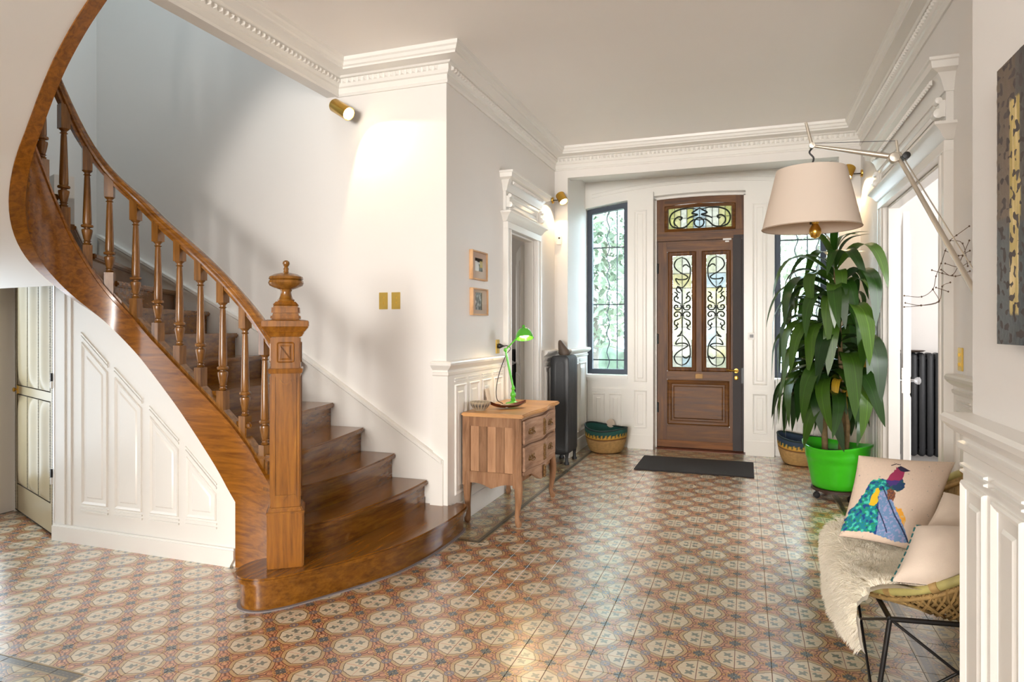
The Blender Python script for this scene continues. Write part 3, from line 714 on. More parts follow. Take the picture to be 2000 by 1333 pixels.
def shift(pl, d):
    out = []
    for i, p in enumerate(pl):
        a = Vector(pl[max(0, i-1)]); b = Vector(pl[min(len(pl)-1, i+1)]); t = (b-a).normalized(); n = Vector((-t.y, t.x))
        out.append((p[0]-n.x*d*-1*-1, p[1]-n.y*d*-1*-1))
    return out
for k in range(1, 18):
    z = k*RZ; a = cpts(NOSE[k]); b = cpts(NOSE[k+1])
    if k == 1: back = [(-2.6, 3.1), (-2.45, 3.3), (-2.30, 4.28), (-1.985, 4.28)]
    else:
        bb = [(p[0]-.06 if k < 12 else p[0], p[1]-(0 if k < 12 else .05)) for p in b]
        back = bb[::-1]
    t = MB(); t.prism(a+back+(EXTRA.get(k+1, []) if False else []), lambda x, y, d: (x, y, d), z-.036, z)
    t.build('tread', M['tread'], stair, smooth=40, bevel=.009)
    # riser set back under the nosing
    r = MB(); q = a[:]
    nn = []
    for i, p in enumerate(q):
        A = Vector(q[max(0, i-1)]); B = Vector(q[min(len(q)-1, i+1)]); tt = (B-A).normalized(); nv = Vector((tt.y, -tt.x))  # towards the rear of the step
        nn.append(nv)
    front = [(p[0]+v.x*.03, p[1]+v.y*.03) for p, v in zip(q, nn)]; rear = [(p[0]+v.x*.05, p[1]+v.y*.05) for p, v in zip(q, nn)]
    r.prism(front+rear[::-1], lambda x, y, d: (x, y, d), z-RZ+(0.0 if k > 1 else 0.0), z-.034)
    r.build('riser', M['tread'], stair, smooth=40)
# scotia under the nosing of the lowest step and grey sealant at the floor
_b = shift(cpts(NOSE[1]), 0)
sl = MB(); _q = cpts(NOSE[1]); _in = []; _out = []
for i, p in enumerate(_q):
    A = Vector(_q[max(0, i-1)]); B = Vector(_q[min(len(_q)-1, i+1)]); tt = (B-A).normalized(); nv = Vector((tt.y, -tt.x)); _in.append((p[0]+nv.x*.032, p[1]+nv.y*.032)); _out.append((p[0]+nv.x*.012, p[1]+nv.y*.012))
sl.prism(_in+_out[::-1], lambda x, y, d: (x, y, d), 0, .007)
sl.build('sealant', plain('grey_sealant', (132, 124, 124), .7), stair)
jar = MB(); jar.lathe([(.001, 0), (.06, 0), (.062, .02), (.075, .03), (.105, .07), (.108, .10), (.095, .135), (.06, .16), (.02, .168), (.001, .169)], (-3.285, 4.10, 6*RZ), 28, cap=False)
tag(jar.build('round_jar', plain('oxblood_glaze', (96, 48, 36), .2, var=.1), smooth=60, origin=(-3.285, 4.10, 6*RZ)), 'reddish brown round jar on a tread half hidden behind the newel post', 'jar')
# balusters
def baluster(name, zl, zh, rot):
    """turned post, square blocks at both ends; zl: foot, zh: top, built about its own foot"""
    H = zh-zl; m = MB(); w = .0265
    b0 = .115; b1 = H-.10
    def sq(z0, z1, top_slope=0):
        m.hexa([(-w, -w, z0), (w, -w, z0), (w, w, z0), (-w, w, z0), (-w, -w, z1), (w, -w, z1), (w, w, z1), (-w, w, z1)])
    sq(-.03, b0); sq(b1, H+.05)
    g = (b1-b0)
    pr = [(.012, -.002), (.016, .01), (.018, .02), (.013, .03), (.013, .045), (.018, .052), (.013, .06), (.016, .09), (.021, .16), (.023, .195), (.022, .21), (.012, .222), (.012, .232),
          (.024, .242), (.026, .257), (.024, .272), (.017, .28), (.0185, .30), (.0175, .45), (.0125, .90), (.011, .935), (.017, .945), (.012, .955), (.012, .972), (.019, .99), (.022, 1.0)]
    prof = [(r*1.38, b0+(g*t if t > .28 else g*t)) for r, t in pr]
    m.lathe(prof, seg=12)
    return m
RAIL = [(-.25, 1.20), (0, 1.39), (.16, 1.54), (.33, 1.70), (.51, 1.845), (.68, 1.97), (.86, 2.10), (1.03, 2.245), (1.16, 2.37), (1.26, 2.50), (1.36, 2.69), (1.42, 2.84), (1.55, 3.14), (1.75, 3.5), (2.0, 3.85), (2.4, 4.25), (3.0, 4.75)]
def zrail(s): return smoothk(RAIL, s, .05)
cent = TH*.5
SB = [-.005, .165, .335, .51, .68, .86, 1.03, 1.175, 1.285, 1.40, 1.52, 1.66, 1.82, 1.98, 2.14, 2.32]
for s_ in SB:
    p = spath(s_, cent); z0, z1 = ztop(s_), zrail(s_)
    d = spath(s_+.02, cent)-spath(s_-.02, cent); a = math.atan2(d.y, d.x)
    m = baluster('baluster', z0, z1, a); ca, sa = math.cos(a), math.sin(a)
    m.v = [(p.x+x*ca-y*sa, p.y+x*sa+y*ca, z0+z) for x, y, z in m.v]
    m.build('baluster', M['baluster'], stair, smooth=35)
    # sloped wooden filler block on the string between balusters
for a, b in zip(SB, SB[1:]):
    if b-a < .05: continue
    m = MB(); k0, k1 = a+.028, b-.028; vs = []
    for s_ in (k0, (k0+k1)/2, k1):
        for o_, dz in ((.012, -.01), (TH-.012, -.01), (TH-.012, .02), (.012, .02)):
            q = spath(s_, o_); vs.append((q.x, q.y, ztop(s_)+dz))
    m.add(vs, [(i*4+k, i*4+(k+1) % 4, i*4+4+(k+1) % 4, i*4+4+k) for i in range(2) for k in range(4)]+[(0, 1, 2, 3), (8, 9, 10, 11)])
    m.build('filler_block', M['baluster'], stair)
# handrail: moulded section swept along the rail line
hr = MB(); sec = [(-.020, 0), (-.020, .014), (-.032, .022), (-.034, .034), (-.026, .042), (-.030, .052), (-.024, .064), (-.008, .070), (.008, .070), (.024, .064), (.030, .052), (.026, .042), (.034, .034), (.032, .022), (.020, .014), (.020, 0)]
rs = [-.30+k*.04 for k in range(70)]; vs = []
for s_ in rs:
    c0 = spath(s_, cent); c1 = spath(s_+.01, cent); d = (c1-c0).normalized(); nrm = Vector((-d.y, d.x)); sl = (zrail(s_+.01)-zrail(s_))/.01
    cs = 1/math.sqrt(1+sl*sl); up = Vector((-d.x*sl*cs, -d.y*sl*cs, cs)); z = zrail(s_)
    for o_, h_ in sec:
        q = Vector((c0.x, c0.y, z))+Vector((nrm.x, nrm.y, 0))*o_+up*h_; vs.append(tuple(q))
m_ = len(sec)
hr.add(vs, [(i*m_+k, i*m_+(k+1) % m_, (i+1)*m_+(k+1) % m_, (i+1)*m_+k) for i in range(len(rs)-1) for k in range(m_)]+[list(range(m_)), list(range((len(rs)-1)*m_, len(rs)*m_))[::-1]])
hr.build('handrail', M['rail'], stair, smooth=40)
# newel post turned to face the room
NX, NY, NA = -2.345, 2.935, math.radians(36)
nw = MB(); cn, sn = math.cos(NA), math.sin(NA)
def rotN(p): return (NX+p[0]*cn-p[1]*sn, NY+p[0]*sn+p[1]*cn, p[2])
def frustum(mb, w0, z0, w1, z1): mb.hexa([(-w0, -w0, z0), (w0, -w0, z0), (w0, w0, z0), (-w0, w0, z0), (-w1, -w1, z1), (w1, -w1, z1), (w1, w1, z1), (-w1, w1, z1)])
def rotbuild(mb, name, mat, **k):
    mb.v = [rotN(p) for p in mb.v]; return mb.build(name, mat, stair, **k)
np_ = MB(); frustum(np_, .093, RZ-.001, .093, .47); frustum(np_, .093, .47, .077, .50); frustum(np_, .076, .49, .076, 1.40)
newel = rotbuild(np_, 'newel_post', M['post'], bevel=.006)
def onnewel(mb, name, mat='post', **k):
    mb.v = [rotN(p) for p in mb.v]; return mb.build(name, M[mat], newel, **k)
q = MB(); frustum(q, .079, .468, .098, .468+.0); q = MB(); frustum(q, .097, .462, .097, .475); onnewel(q, 'moulding', bevel=.003); q = MB(); frustum(q, .084, 1.205, .088, 1.232); onnewel(q, 'moulding', bevel=.003)
q = MB(); frustum(q, .080, 1.40, .095, 1.425); frustum(q, .095, 1.425, .118, 1.455); frustum(q, .118, 1.455, .118, 1.485); frustum(q, .118, 1.485, .09, 1.492)
onnewel(q, 'cap', bevel=.003)
q = MB(); frustum(q, .078, 1.490, .074, 1.52); frustum(q, .072, 1.52, .070, 1.565); frustum(q, .070, 1.565, .045, 1.595); onnewel(q, 'cap_block', bevel=.008)
q = MB(); q.lathe([(.042, 1.590), (.045, 1.600), (.036, 1.606), (.030, 1.622), (.026, 1.64), (.032, 1.655), (.06, 1.664), (.085, 1.676), (.092, 1.690), (.088, 1.703), (.082, 1.706), (.090, 1.712), (.086, 1.724), (.06, 1.738), (.03, 1.745), (.015, 1.748), (.012, 1.757), (.014, 1.768), (.009, 1.778), (.014, 1.784), (.019, 1.795), (.017, 1.806), (.008, 1.813), (.001, 1.814)], seg=28)
onnewel(q, 'finial', 'stair', smooth=40)
for fn in (lambda a, b, d: (a, -.0765-d, b), lambda a, b, d: (.0765+d, a, b), lambda a, b, d: (-.0765-d, a, b)):
    q = MB(); panel(q, [(-.045, 1.27), (-.035, 1.262), (.035, 1.262), (.045, 1.27), (.045, 1.365), (.035, 1.373), (-.035, 1.373), (-.045, 1.365)], fn, .008, .005, .004, .003)
    q.prism([(.03*math.cos(t), 1.175+.03*math.sin(t)) for t in [PI+k*PI/10 for k in range(11)]]+[(.022*math.cos(t), 1.175+.022*math.sin(t)) for t in [2*PI-k*PI/10 for k in range(11)]], fn, 0, .004)
    q.prism(rect(-.055, .56, -.051, 1.19), fn, 0, .004); q.prism(rect(.051, .56, .055, 1.19), fn, 0, .004)
    q.prism([(-.055, .56)]+[(-.055+.11*k/12, .545+.012*math.sin(k*PI/3)) for k in range(13)]+[(.055, .56)], fn, 0, .004)
    onnewel(q, 'carved_panel')
# white plaster soffit of the winders and upper flight (helical surface)
sf = MB(); rows = []
def outer(s_):
    L1 = .95
    a = PI/2+(s_-L1)/RW
    if s_ < L1+PI*RW:
        dx, dy = math.cos(a), math.sin(a); t = 9
        if dx < -1e-6: t = min(t, (-5.46-XC)/dx)
        if dx > 1e-6: t = min(t, 9)
        if dy < -1e-6: t = min(t, (1.42-YC)/dy)
        if dy > 1e-6: t = min(t, (4.26-YC)/dy)
        return Vector((XC+dx*t, YC+dy*t))
    return Vector((XC+(s_-L1-PI*RW), 1.42))
SS = [1.42+k*.03 for k in range(46)]
def soff(i, j):
    s_ = SS[i]; a = spath(s_, TH-.01); b = outer(s_); t = j/12; z = zlow(s_)+.012
    zo = z
    return (lerp(a.x, b.x, t), lerp(a.y, b.y, t), z)
vs = [soff(i, j) for i in range(len(SS)) for j in range(13)]
sf.add(vs, [(i*13+j, (i+1)*13+j, (i+1)*13+j+1, i*13+j+1) for i in range(len(SS)-1) for j in range(12)])
sf.add([(x, y, z+.06) for x, y, z in vs], [(i*13+j, i*13+j+1, (i+1)*13+j+1, (i+1)*13+j) for i in range(len(SS)-1) for j in range(12)])
o = sf.build('soffit', M['wall'], stair, smooth=60, recalc=False); o['label'] = 'smooth white plaster underside of the upper flight'
# sloped skirting along the stairwell wall
sk = MB(); skp = [(-2.04, RZ), (-2.04, .50), (-3.24, 1.245), (-5.40, 2.27), (-5.40, 1.5), (-3.2, .6)]
sk.prism(skp, ony(4.272, -1), 0, .022)
for o_, h_ in ((.004, .052), (-.03, .040)):
    sk.prism([(-2.04, .50+o_), (-3.24, 1.245+o_), (-5.40, 2.27+o_), (-5.40, 2.245+o_), (-3.24, 1.22+o_), (-2.04, .475+o_)], ony(4.272, -1), 0, h_)
sk.box((-2.135, 4.235, RZ), (-2.035, 4.272, .50))
struct(sk, 'baseboard_stair', M['trim'], 'white sloping skirting climbing the stairwell wall', 'baseboard')
struct(MB().prism([(4.26, 2.0), (4.26, 2.28), (3.4, 2.62), (1.5, 3.3), (1.5, 3.0), (3.4, 2.3)], onx(-5.458, 1), 0, .02), 'baseboard_stair_end', M['trim'], 'white skirting on the narrow end wall of the stairs', 'baseboard')
# panelled spandrel under the string
sp = MB(); pts = []
ks = [.215+k*.04 for k in range(40)]
top = [(spath(s_).x, zlow(s_)+.03) for s_ in ks if spath(s_).x > -3.70 and s_ < .95]
top += [(-3.72, 1.36), (-3.85, 1.46), (-4.0, 1.56), (-4.15, 1.66), (-4.30, 1.74), (-4.455, 1.86)]
edge = [(-2.888, .30)]+top
for (xa, za), (xb, zb) in zip(edge, edge[1:]): sp.hexa([(xb, 3.180, 0), (xa, 3.180, 0), (xa, 3.215, 0), (xb, 3.215, 0), (xb, 3.180, zb), (xa, 3.180, za), (xa, 3.215, za), (xb, 3.215, zb)])
sp.add([(-4.455, 3.176, 0), (-2.935, 3.176, 0), (-2.905, 3.176, .05), (-2.888, 3.176, .2), (-2.888, 3.176, .38)]+[(x, 3.176, z) for x, z in top], [])
n0 = len(sp.v)-len(top)-5; idx = list(range(n0, len(sp.v)))
sp.f.append(idx); sp.mi.append(0)
sp.prism([(-2.935, 0), (-2.905, .05), (-2.905, .10), (-4.455, .10), (-4.455, 0)], ony(3.172, -1), 0, .018)
sp.prism([(-2.91, .10), (-2.91, .112), (-4.455, .112), (-4.455, .10)], ony(3.172, -1), 0, .01)
for x0 in (-4.30, -4.36): sp.prism(rect(x0, .115, x0+.012, 1.72 if x0 > -4.33 else 1.75), ony(3.176, -1), 0, .01)
span = struct(sp, 'trim_%d' % NT[0], M['trim'], 'white panelled spandrel wall under the oak string', 'wainscot'); NT[0] += 1
for (x0, x1, z0, za, zb) in ((-4.195, -3.96, .205, 1.375, 1.175), (-3.895, -3.66, .20, 1.145, .95), (-3.59, -3.354, .20, .905, .705), (-3.29, -3.054, .205, .665, .45)):
    q = MB(); f = ony(3.176, -1); poly = [(x0, z0+.06), (x1, z0+.06), (x1, zb-.02), (x0, za-.02)]
    panel(q, poly, f, .018, .010, .022, .006)
    for i in (0, 1):
        q.prism([(x0-.006, z0+.034-i*.024), (x1+.006, z0+.034-i*.024), (x1+.006, z0+.046-i*.024), (x0-.006, z0+.046-i*.024)], f, 0, .009)
        q.prism([(x0-.004, za+.01+i*.022), (x1+.004, zb+.01+i*.022), (x1+.004, zb+.022+i*.022), (x0-.004, za+.022+i*.022)], f, 0, .009)
    q.build('panel', M['trim'], span, smooth=30)
# oblique closing wall with the padded cupboard door
A, B = Vector((-4.455, 3.172)), Vector((-5.458, 3.565)); D = (B-A).normalized(); Nn = Vector((D.y, -D.x))
if Nn.y > 0: Nn = -Nn
def obl(a, b, d): q = A+D*a+Nn*d; return (q.x, q.y, b)
LW = (B-A).length
cw = MB(); cw.prism(rect(0, 0, .035, 2.35), obl, -.12, 0); cw.prism(rect(LW-.022, 0, LW, 2.35), obl, -.12, 0); cw.prism(rect(0, 2.04, LW, 2.5), obl, -.12, 0.0)
struct(cw, 'wall_cupboard', M['trim'], 'white frame around the padded cupboard door', 'wall')
d4 = thing('door_4', obl(.04, 0, 0), 'narrow cream padded leather door studded with dark nails under the stairs', 'door', kind='structure')
ORIGIN['door_4'] = tuple(obl(.04, 0, 0))
q = MB(); d0, d1 = .042, LW-.026; q.prism(rect(d0, .012, d1, 2.03), obl, -.045, -.005); q.build('leaf', M['leather'], d4, bevel=.003)
pw = (d1-d0-.13)/3
nl = MB()
for (z0, z1) in ((.23, .93), (1.0, 1.94)):
    for i in range(3):
        a0 = d0+.065+i*pw; c = MB()
        def pad(u, v, a0=a0, z0=z0, z1=z1):
            e = (1-abs(2*u-1)**2.5)*(1-abs(2*v-1)**10)
            w_ = .6*math.sin(u*PI)**1+.4*math.sin(u*PI*.9+.25)**3
            return obl(a0+.006+u*(pw-.012), z0+v*(z1-z0), -.006+.030*e*w_)
        c.grid(12, 24, pad); c.build('padded_panel', M['leather'], d4, smooth=60)
def nailrow(a0, b0, a1, b1):
    L = math.hypot(a1-a0, b1-b0); n = max(2, int(L/.011))
    for k in range(n+1):
        a = lerp(a0, a1, k/n); b = lerp(b0, b1, k/n); r = .0046
        nl.add([obl(a-r, b, -.005), obl(a, b-r, -.005), obl(a+r, b, -.005), obl(a, b+r, -.005), obl(a, b, .002)], [(0, 1, 4), (1, 2, 4), (2, 3, 4), (3, 0, 4)])
for (z0, z1) in ((.23, .93), (1.0, 1.94)):
    for i in range(4): nailrow(d0+.065+i*pw, z0, d0+.065+i*pw, z1)
    nailrow(d0+.065, z0, d0+.065+3*pw, z0); nailrow(d0+.065, z1, d0+.065+3*pw, z1)
nailrow(d0+.012, .02, d0+.012, 2.02); nailrow(d1-.012, .02, d1-.012, 2.02); nailrow(d1-.07, .02, d1-.07, 2.02); nailrow(d0+.012, .02, d1-.012, .02); nailrow(d0+.012, 2.02, d1-.012, 2.02)
tag(nl.build('nail_trim', M['nail'], d4), kind='stuff')
for z in (.42, 1.08):
    h = MB(); h.prism(rect(d0-.012, z, d0+.008, z+.055), obl, -.006, .012); h.build('hinge', M['black'], d4, bevel=.002)
    h = MB(); h.prism(rect(d0-.012, z-.05, d0+.008, z-.002), obl, -.006, .012); h.build('hinge', M['white'], d4, bevel=.002)
h = MB(); a = d1-.075
h.lathe([(.006, 0), (.006, .014), (.016, .019), (.018, .026), (.012, .033), (.002, .035)], seg=12, fn=lambda p: obl(a+p[0], .965+p[1], -.004+p[2])); h.prism(rect(a-.014, .93, a+.014, 1.0), obl, -.006, .002)
h.build('knob', M['brass'], d4, smooth=40)

# ------------------------------------------------------------------ entrance windows
def window(name, x0, x1, label, beyond):
    w = thing(name, ((x0+x1)/2, 8.08, .868), label, 'window', kind='structure')
    zt = lambda x: arch(x)-.004
    f = MB(); fw = .062; b = .872
    f.prism([(x0, b), (x1, b), (x1, zt(x1)), ((x0+x1)/2, zt((x0+x1)/2)), (x0, zt(x0)), (x0, b), (x0+fw, b+fw), (x0+fw, zt(x0+fw)-fw), ((x0+x1)/2, zt((x0+x1)/2)-fw), (x1-fw, zt(x1-fw)-fw), (x1-fw, b+fw), (x0+fw, b+fw)][0:0] or [(x0, b), (x0+fw, b), (x0+fw, zt(x0+fw)), (x0, zt(x0))], ony(8.05, 1), 0, .07)
    f.prism([(x1-fw, b), (x1, b), (x1, zt(x1)), (x1-fw, zt(x1-fw))], ony(8.05, 1), 0, .07)
    f.prism([(x0+fw, b), (x1-fw, b), (x1-fw, b+fw), (x0+fw, b+fw)], ony(8.05, 1), .001, .069)
    f.prism([(x0+fw, zt(x0+fw)-fw), (x1-fw, zt(x1-fw)-fw), (x1-fw, zt(x1-fw)), (x0+fw, zt(x0+fw))], ony(8.05, 1), .001, .069)
    f.build('frame', M['slate'], w)
    g = MB(); g.prism([(x0+fw, b+fw), (x1-fw, b+fw), (x1-fw, zt(x1-fw)-fw), (x0+fw, zt(x0+fw)-fw)], ony(8.09, 1), 0, .006); g.build('pane', M['pane'], w)
    # iron grille outside: straight bar, wavy bars and cross bars
    xa, xb = x0+.02, x1-.01; L = x1-x0
    for k, (fx, wav) in enumerate(((.24, 0), (.44, 1), (.66, 0), (.86, 1))):
        x = x0+fx*L; pts = []
        for i in range(61):
            z = .90+2.05*i/60
            pts.append((x+(.017*math.sin(z*2*PI/.24) if wav else 0), 8.22, z))
        if k == 0: continue
        m = MB(); m.tube(pts if wav else [pts[0], pts[-1]], .007 if wav else .008, 6); m.build('bar', M['iron'], w, smooth=60)
    for z in (1.04, 1.62+.12, 2.46):
        m = MB(); m.box((xa, 8.214, z-.008), (xb, 8.226, z+.008)); m.build('cross_bar', M['iron'], w)
    m = MB(); m.box((x0+.05, 8.05-.003, b+fw+.0), (x0+.052, 8.05, b+fw+.001))
    return w
window('window_1', -1.865, -1.345, 'slate framed window with wavy iron grille beside the charcoal radiator', '')
window('window_2', .315, .85, 'slate framed window with wavy iron grille behind the tall plant', '')

# ------------------------------------------------------------------ entrance door
d1 = thing('door_1', (-.52, 8.12, 0), 'carved brown oak entrance door with scrolled iron lights and arched transom', 'door', kind='structure')
DY = 8.085   # room face of the leaf
def dpart(m, name, mat, **k): return m.build(name, M[mat], d1, **k)
XA, XB = -1.012, -.018
fr = MB()
fr.box((XA, 8.07, 2.49), (XB, 8.13, 2.60)); dpart(fr, 'transom_bar', 'doorh', bevel=.006)
q = MB(); q.prism([(XA, 2.60), (XA+.09, 2.60), (XA+.09, arch(XA+.09)-.03), (XA, arch(XA)-.03)], ony(8.075, 1), 0, .055); dpart(q, 'transom_stile', 'door')
q = MB(); q.prism([(XB-.09, 2.60), (XB, 2.60), (XB, arch(XB)-.03), (XB-.09, arch(XB-.09)-.03)], ony(8.075, 1), 0, .055); dpart(q, 'transom_stile', 'door')
xq = [XA+.09+k*(XB-XA-.18)/12 for k in range(13)]
q = MB(); q.prism([(x, arch(x)-.03) for x in xq]+[(x, 2.93-.02*((x+.52)/.4)**2) for x in reversed(xq)], ony(8.075, 1), 0, .055); dpart(q, 'transom_head', 'doorh', smooth=40)
q = MB(); panel(q, [(XA+.09, 2.60), (XB-.09, 2.60), (XB-.09, 2.91), (-.52, 2.93), (XA+.09, 2.91)], ony(8.085, -1), .035, .014, .5, 0)
q.f = q.f[:25]; q.mi = q.mi[:25]; dpart(q, 'transom_moulding', 'doorh', smooth=30)
# leaf
LX0, LX1 = -1.008, -.135
def slab(name, x0, z0, x1, z1, mat, y0=DY, th=.045): q = MB(); q.box((x0, y0, z0), (x1, y0+th, z1)); return dpart(q, name, mat, bevel=.004)
slab('stile', LX0, .01, LX0+.115, 2.485, 'door'); slab('stile', LX1-.04, .01, LX1+.0, 2.485, 'door')
slab('top_rail', LX0+.115, 2.36, LX1-.04, 2.485, 'doorh'); slab('mullion', -.565, .92, -.475, 2.36, 'door')
slab('lock_rail', LX0+.115, .825, LX1-.04, .925, 'doorh'); slab('bottom_rail', LX0+.115, .01, LX1-.04, .28, 'doorh')
slab('kick_board', LX0, .012, LX1, .095, 'kick', DY-.012, .013)
slab('panel', LX0+.115, .28, LX1-.04, .825, 'doorh', DY+.014, .02)
q = MB(); panel(q, rect(LX0+.12, .285, LX1-.045, .82), ony(DY+.006, -1), .05, .016, .02, .004); dpart(q, 'panel_moulding', 'doorh', smooth=30)
q = MB(); q.box((-.565, DY-.004, .84), (-.475, DY+.002, .90)); dpart(q, 'letter_plate', 'bronze', bevel=.004)
# glazed lights with leaded panes and wrought scrolls
TINT = [glass('pane_%d' % i, t, h, .04) for i, (t, h) in enumerate([((.30, .30, .25), .7), ((.30, .285, .20), .7), ((.27, .295, .30), .7), ((.32, .315, .285), .75), ((.29, .28, .17), .7), ((.295, .30, .245), .7)])]
PAT = [3, 2, 3, 3, 0, 3, 1, 0, 3, 5, 1, 1, 0, 3, 3, 0, 0, 1, 2, 0, 3, 0, 1, 1, 2, 2, 0, 3, 3, 0]
def scroll(mb, pts, X0, X1, Z0, Z1, y, r, mirror=False, n=8):
    P = catmull([(a, 0, b) for a, b in pts], n); out = []
    for p in P:
        a = 1-p.x if mirror else p.x
        out.append((X0+a*(X1-X0), y, Z1-p.z*(Z1-Z0)))
    k = len(out); mb.tube(out, [r*(.55+.45*min(1, min(i, k-1-i)/(k*.12))) for i in range(k)], 6)
S_TOP = [[(.42, .335), (.25, .32), (.20, .29), (.42, .285)], [(.46, .015), (.2, .035), (.08, .08), (.16, .115), (.40, .15), (.68, .175), (.80, .195), (.66, .212), (.34, .213), (.16, .205), (.22, .235), (.36, .262)][0:12],
         [(.46, .015), (.72, .035), (.90, .09), (.93, .15), (.86, .21), (.70, .255), (.50, .29)], [(.88, .105), (.74, .082), (.60, .085), (.54, .10)], [(.50, .29), (.25, .275), (.42, .30), (.47, .325)]]
MID = [[(.5, .31), (.5, .68)]]
for sx in (1, -1):
    for (yb, sy) in ((.495, 1), (.495, -1)):
        f = lambda a, b: (.5+sx*a, yb+sy*b)
        MID.append([f(.10, .055), f(.05, .035), f(.13, .012), f(.32, .010), f(.42, .03), f(.36, .05), f(.24, .045), f(.26, .03)])
        MID.append([f(.06, .06), f(.20, .075), f(.38, .09), f(.42, .115), f(.34, .13), f(.22, .12), f(.26, .105)])
        MID.append([f(.36, .128), f(.26, .145), f(.30, .16), f(.42, .17)])
def vf(c): return [(a, 1-b) for a, b in c]
for side, (gx0, gx1, mir) in enumerate(((-.826, -.606, False), (-.436, -.216, True))):
    z0, z1 = .975, 2.31
    q = MB(); panel(q, rect(gx0-.055, z0-.05, gx1+.055, z1+.05), ony(DY+.004, -1), .05, .016, .5, 0); q.f = q.f[:20]; q.mi = q.mi[:20]; dpart(q, 'glazing_bead', 'door', smooth=30)
    fx = LX0+.115 if side == 0 else -.475; fx2 = -.565 if side == 0 else LX1-.04
    for nm, (a, b, c_, d_) in (('sash', (fx, .925, gx0, 2.36)), ('sash', (gx1, .925, fx2, 2.36)), ('sash', (gx0, .925, gx1, z0)), ('sash', (gx0, z1, gx1, 2.36))):
        slab(nm, a, b, c_, d_, 'door', DY+.012, .02)
    zs = [z0, z0+.06, z0+.12, z0+.28, z0+.56, z0+.84, z0+1.12, z1-.0]
    zs = [z0+(z1-z0)*t for t in (0, .09, .19, .36, .535, .71, .84, 1)]
    for i in range(7):
        for j in range(2):
            xa = gx0+(gx1-gx0)*j/2; q = MB(); q.box((xa+.002, DY+.022, zs[i]+.002), (xa+(gx1-gx0)/2-.002, DY+.026, zs[i+1]-.002))
            q.build('pane', TINT[PAT[(i*2+j+side*14) % len(PAT)]], d1)
    q = MB(); q.box(((gx0+gx1)/2-.003, DY+.018, z0), ((gx0+gx1)/2+.003, DY+.029, z1))
    for z in zs[1:-1]: q.box((gx0, DY+.019, z-.003), (gx1, DY+.028, z+.003))
    tag(dpart(q, 'lead_cames', 'ironG'), kind='stuff')
    for c_ in S_TOP+[vf(c_) for c_ in S_TOP if c_ is not S_TOP[0]]+MID:
        q = MB(); scroll(q, c_, gx0, gx1, z0, z1, DY+.015, .0088, mir); dpart(q, 'scroll', 'ironG', smooth=60)
# transom glass
tx0, tx1, tz0, tz1 = XA+.135, XB-.135, 2.632, 2.885
for i in range(10):
    a = tx0+(tx1-tx0)*i/10; q = MB(); q.box((a+.002, 8.098, tz0), (a+(tx1-tx0)/10-.002, 8.102, tz1-.0)); q.build('pane', TINT[[4, 1, 3, 4, 2, 2, 3, 3, 1, 4][i]], d1)
q = MB()
for i in range(11): a = tx0+(tx1-tx0)*i/10; q.box((a-.003, 8.094, tz0), (a+.003, 8.104, tz1))
for z in (tz0+.02, tz0+.13): q.box((tx0, 8.095, z-.002), (tx1, 8.103, z+.002))
tag(dpart(q, 'lead_cames', 'ironG'), kind='stuff')
TR = [[(.5, .62), (.42, .58), (.36, .68), (.28, .9), (.18, .96), (.06, .85), (.02, .55), (.06, .25), (.18, .08), (.34, .04), (.46, .10)], [(.16, .92), (.10, .75), (.10, .55), (.16, .42), (.22, .46), (.20, .56), (.17, .54)],
      [(.30, .55), (.36, .45), (.47, .36), (.38, .28), (.45, .14), (.5, .05)]]
for c_ in TR:
    for mir in (False, True):
        q = MB(); scroll(q, c_, tx0, tx1, tz0, tz1, 8.092, .010, mir); dpart(q, 'scroll', 'ironG', smooth=60)
q = MB(); q.tube([(-.52+.055*math.cos(t), 8.090, 2.70+.055*math.sin(t)) for t in [k*PI/10 for k in range(20)]], .0095, 6, closed=True); dpart(q, 'scroll', 'ironG', smooth=60)
for (a, b, c_, d_) in ((XA+.09, 2.60, tx0, 2.93), (tx1, 2.60, XB-.09, 2.93), (tx0, 2.60, tx1, tz0), (tx0, tz1, tx1, 2.93)):
    q = MB(); q.box((a, 8.088, b), (c_, 8.11, d_-.012 if d_ > 2.9 else d_)); dpart(q, 'transom_sash', 'doorh')
q = MB(); q.box((-1.035, 8.131, 0), (-.96, 8.19, 3.0)); q.box((-.07, 8.131, 0), (.005, 8.19, 3.0)); q.box((-.96, 8.131, 2.44), (-.07, 8.19, 2.56)); q.box((-.96, 8.131, -.01), (-.07, 8.19, .05)); dpart(q, 'door_frame', 'door')
# charcoal lock guard at the closing edge
q = MB(); q.box((-.138, 8.052, .012), (-.045, 8.11, 2.50)); dpart(q, 'lock_guard', 'char', bevel=.003)
q = MB(); q.box((-.042, 8.06, .012), (-.019, 8.12, 2.53)); dpart(q, 'lock_guard_frame', 'char', bevel=.003)
q = MB(); q.box((-.13, 8.056, 2.503), (-.042, 8.11, 2.53)); dpart(q, 'lock_guard_head', 'char')
q = MB(); q.lathe([(.026, 0), (.026, .008), (.012, .01), (.011, .05), (.002, .052)], seg=16, fn=lambda p: (-.10+p[0], 8.052-p[2], .945+p[1])); q.tube([(-.10, 8.006, .945), (-.14, 8.0, .948), (-.215, 8.002, .957)], [.011, .010, .007], 8)
dpart(q, 'handle', 'brass', smooth=40)
q = MB(); q.lathe([(.025, 0), (.025, .008), (.012, .012), (.001, .012)], seg=16, fn=lambda p: (-.10+p[0], 8.052-p[2], .862+p[1])); dpart(q, 'lock_rosette', 'brass', smooth=40)
q = MB(); q.box((-.045, 8.045, .80), (-.022, 8.06, .98)); dpart(q, 'strike_plate', 'rad', bevel=.003)
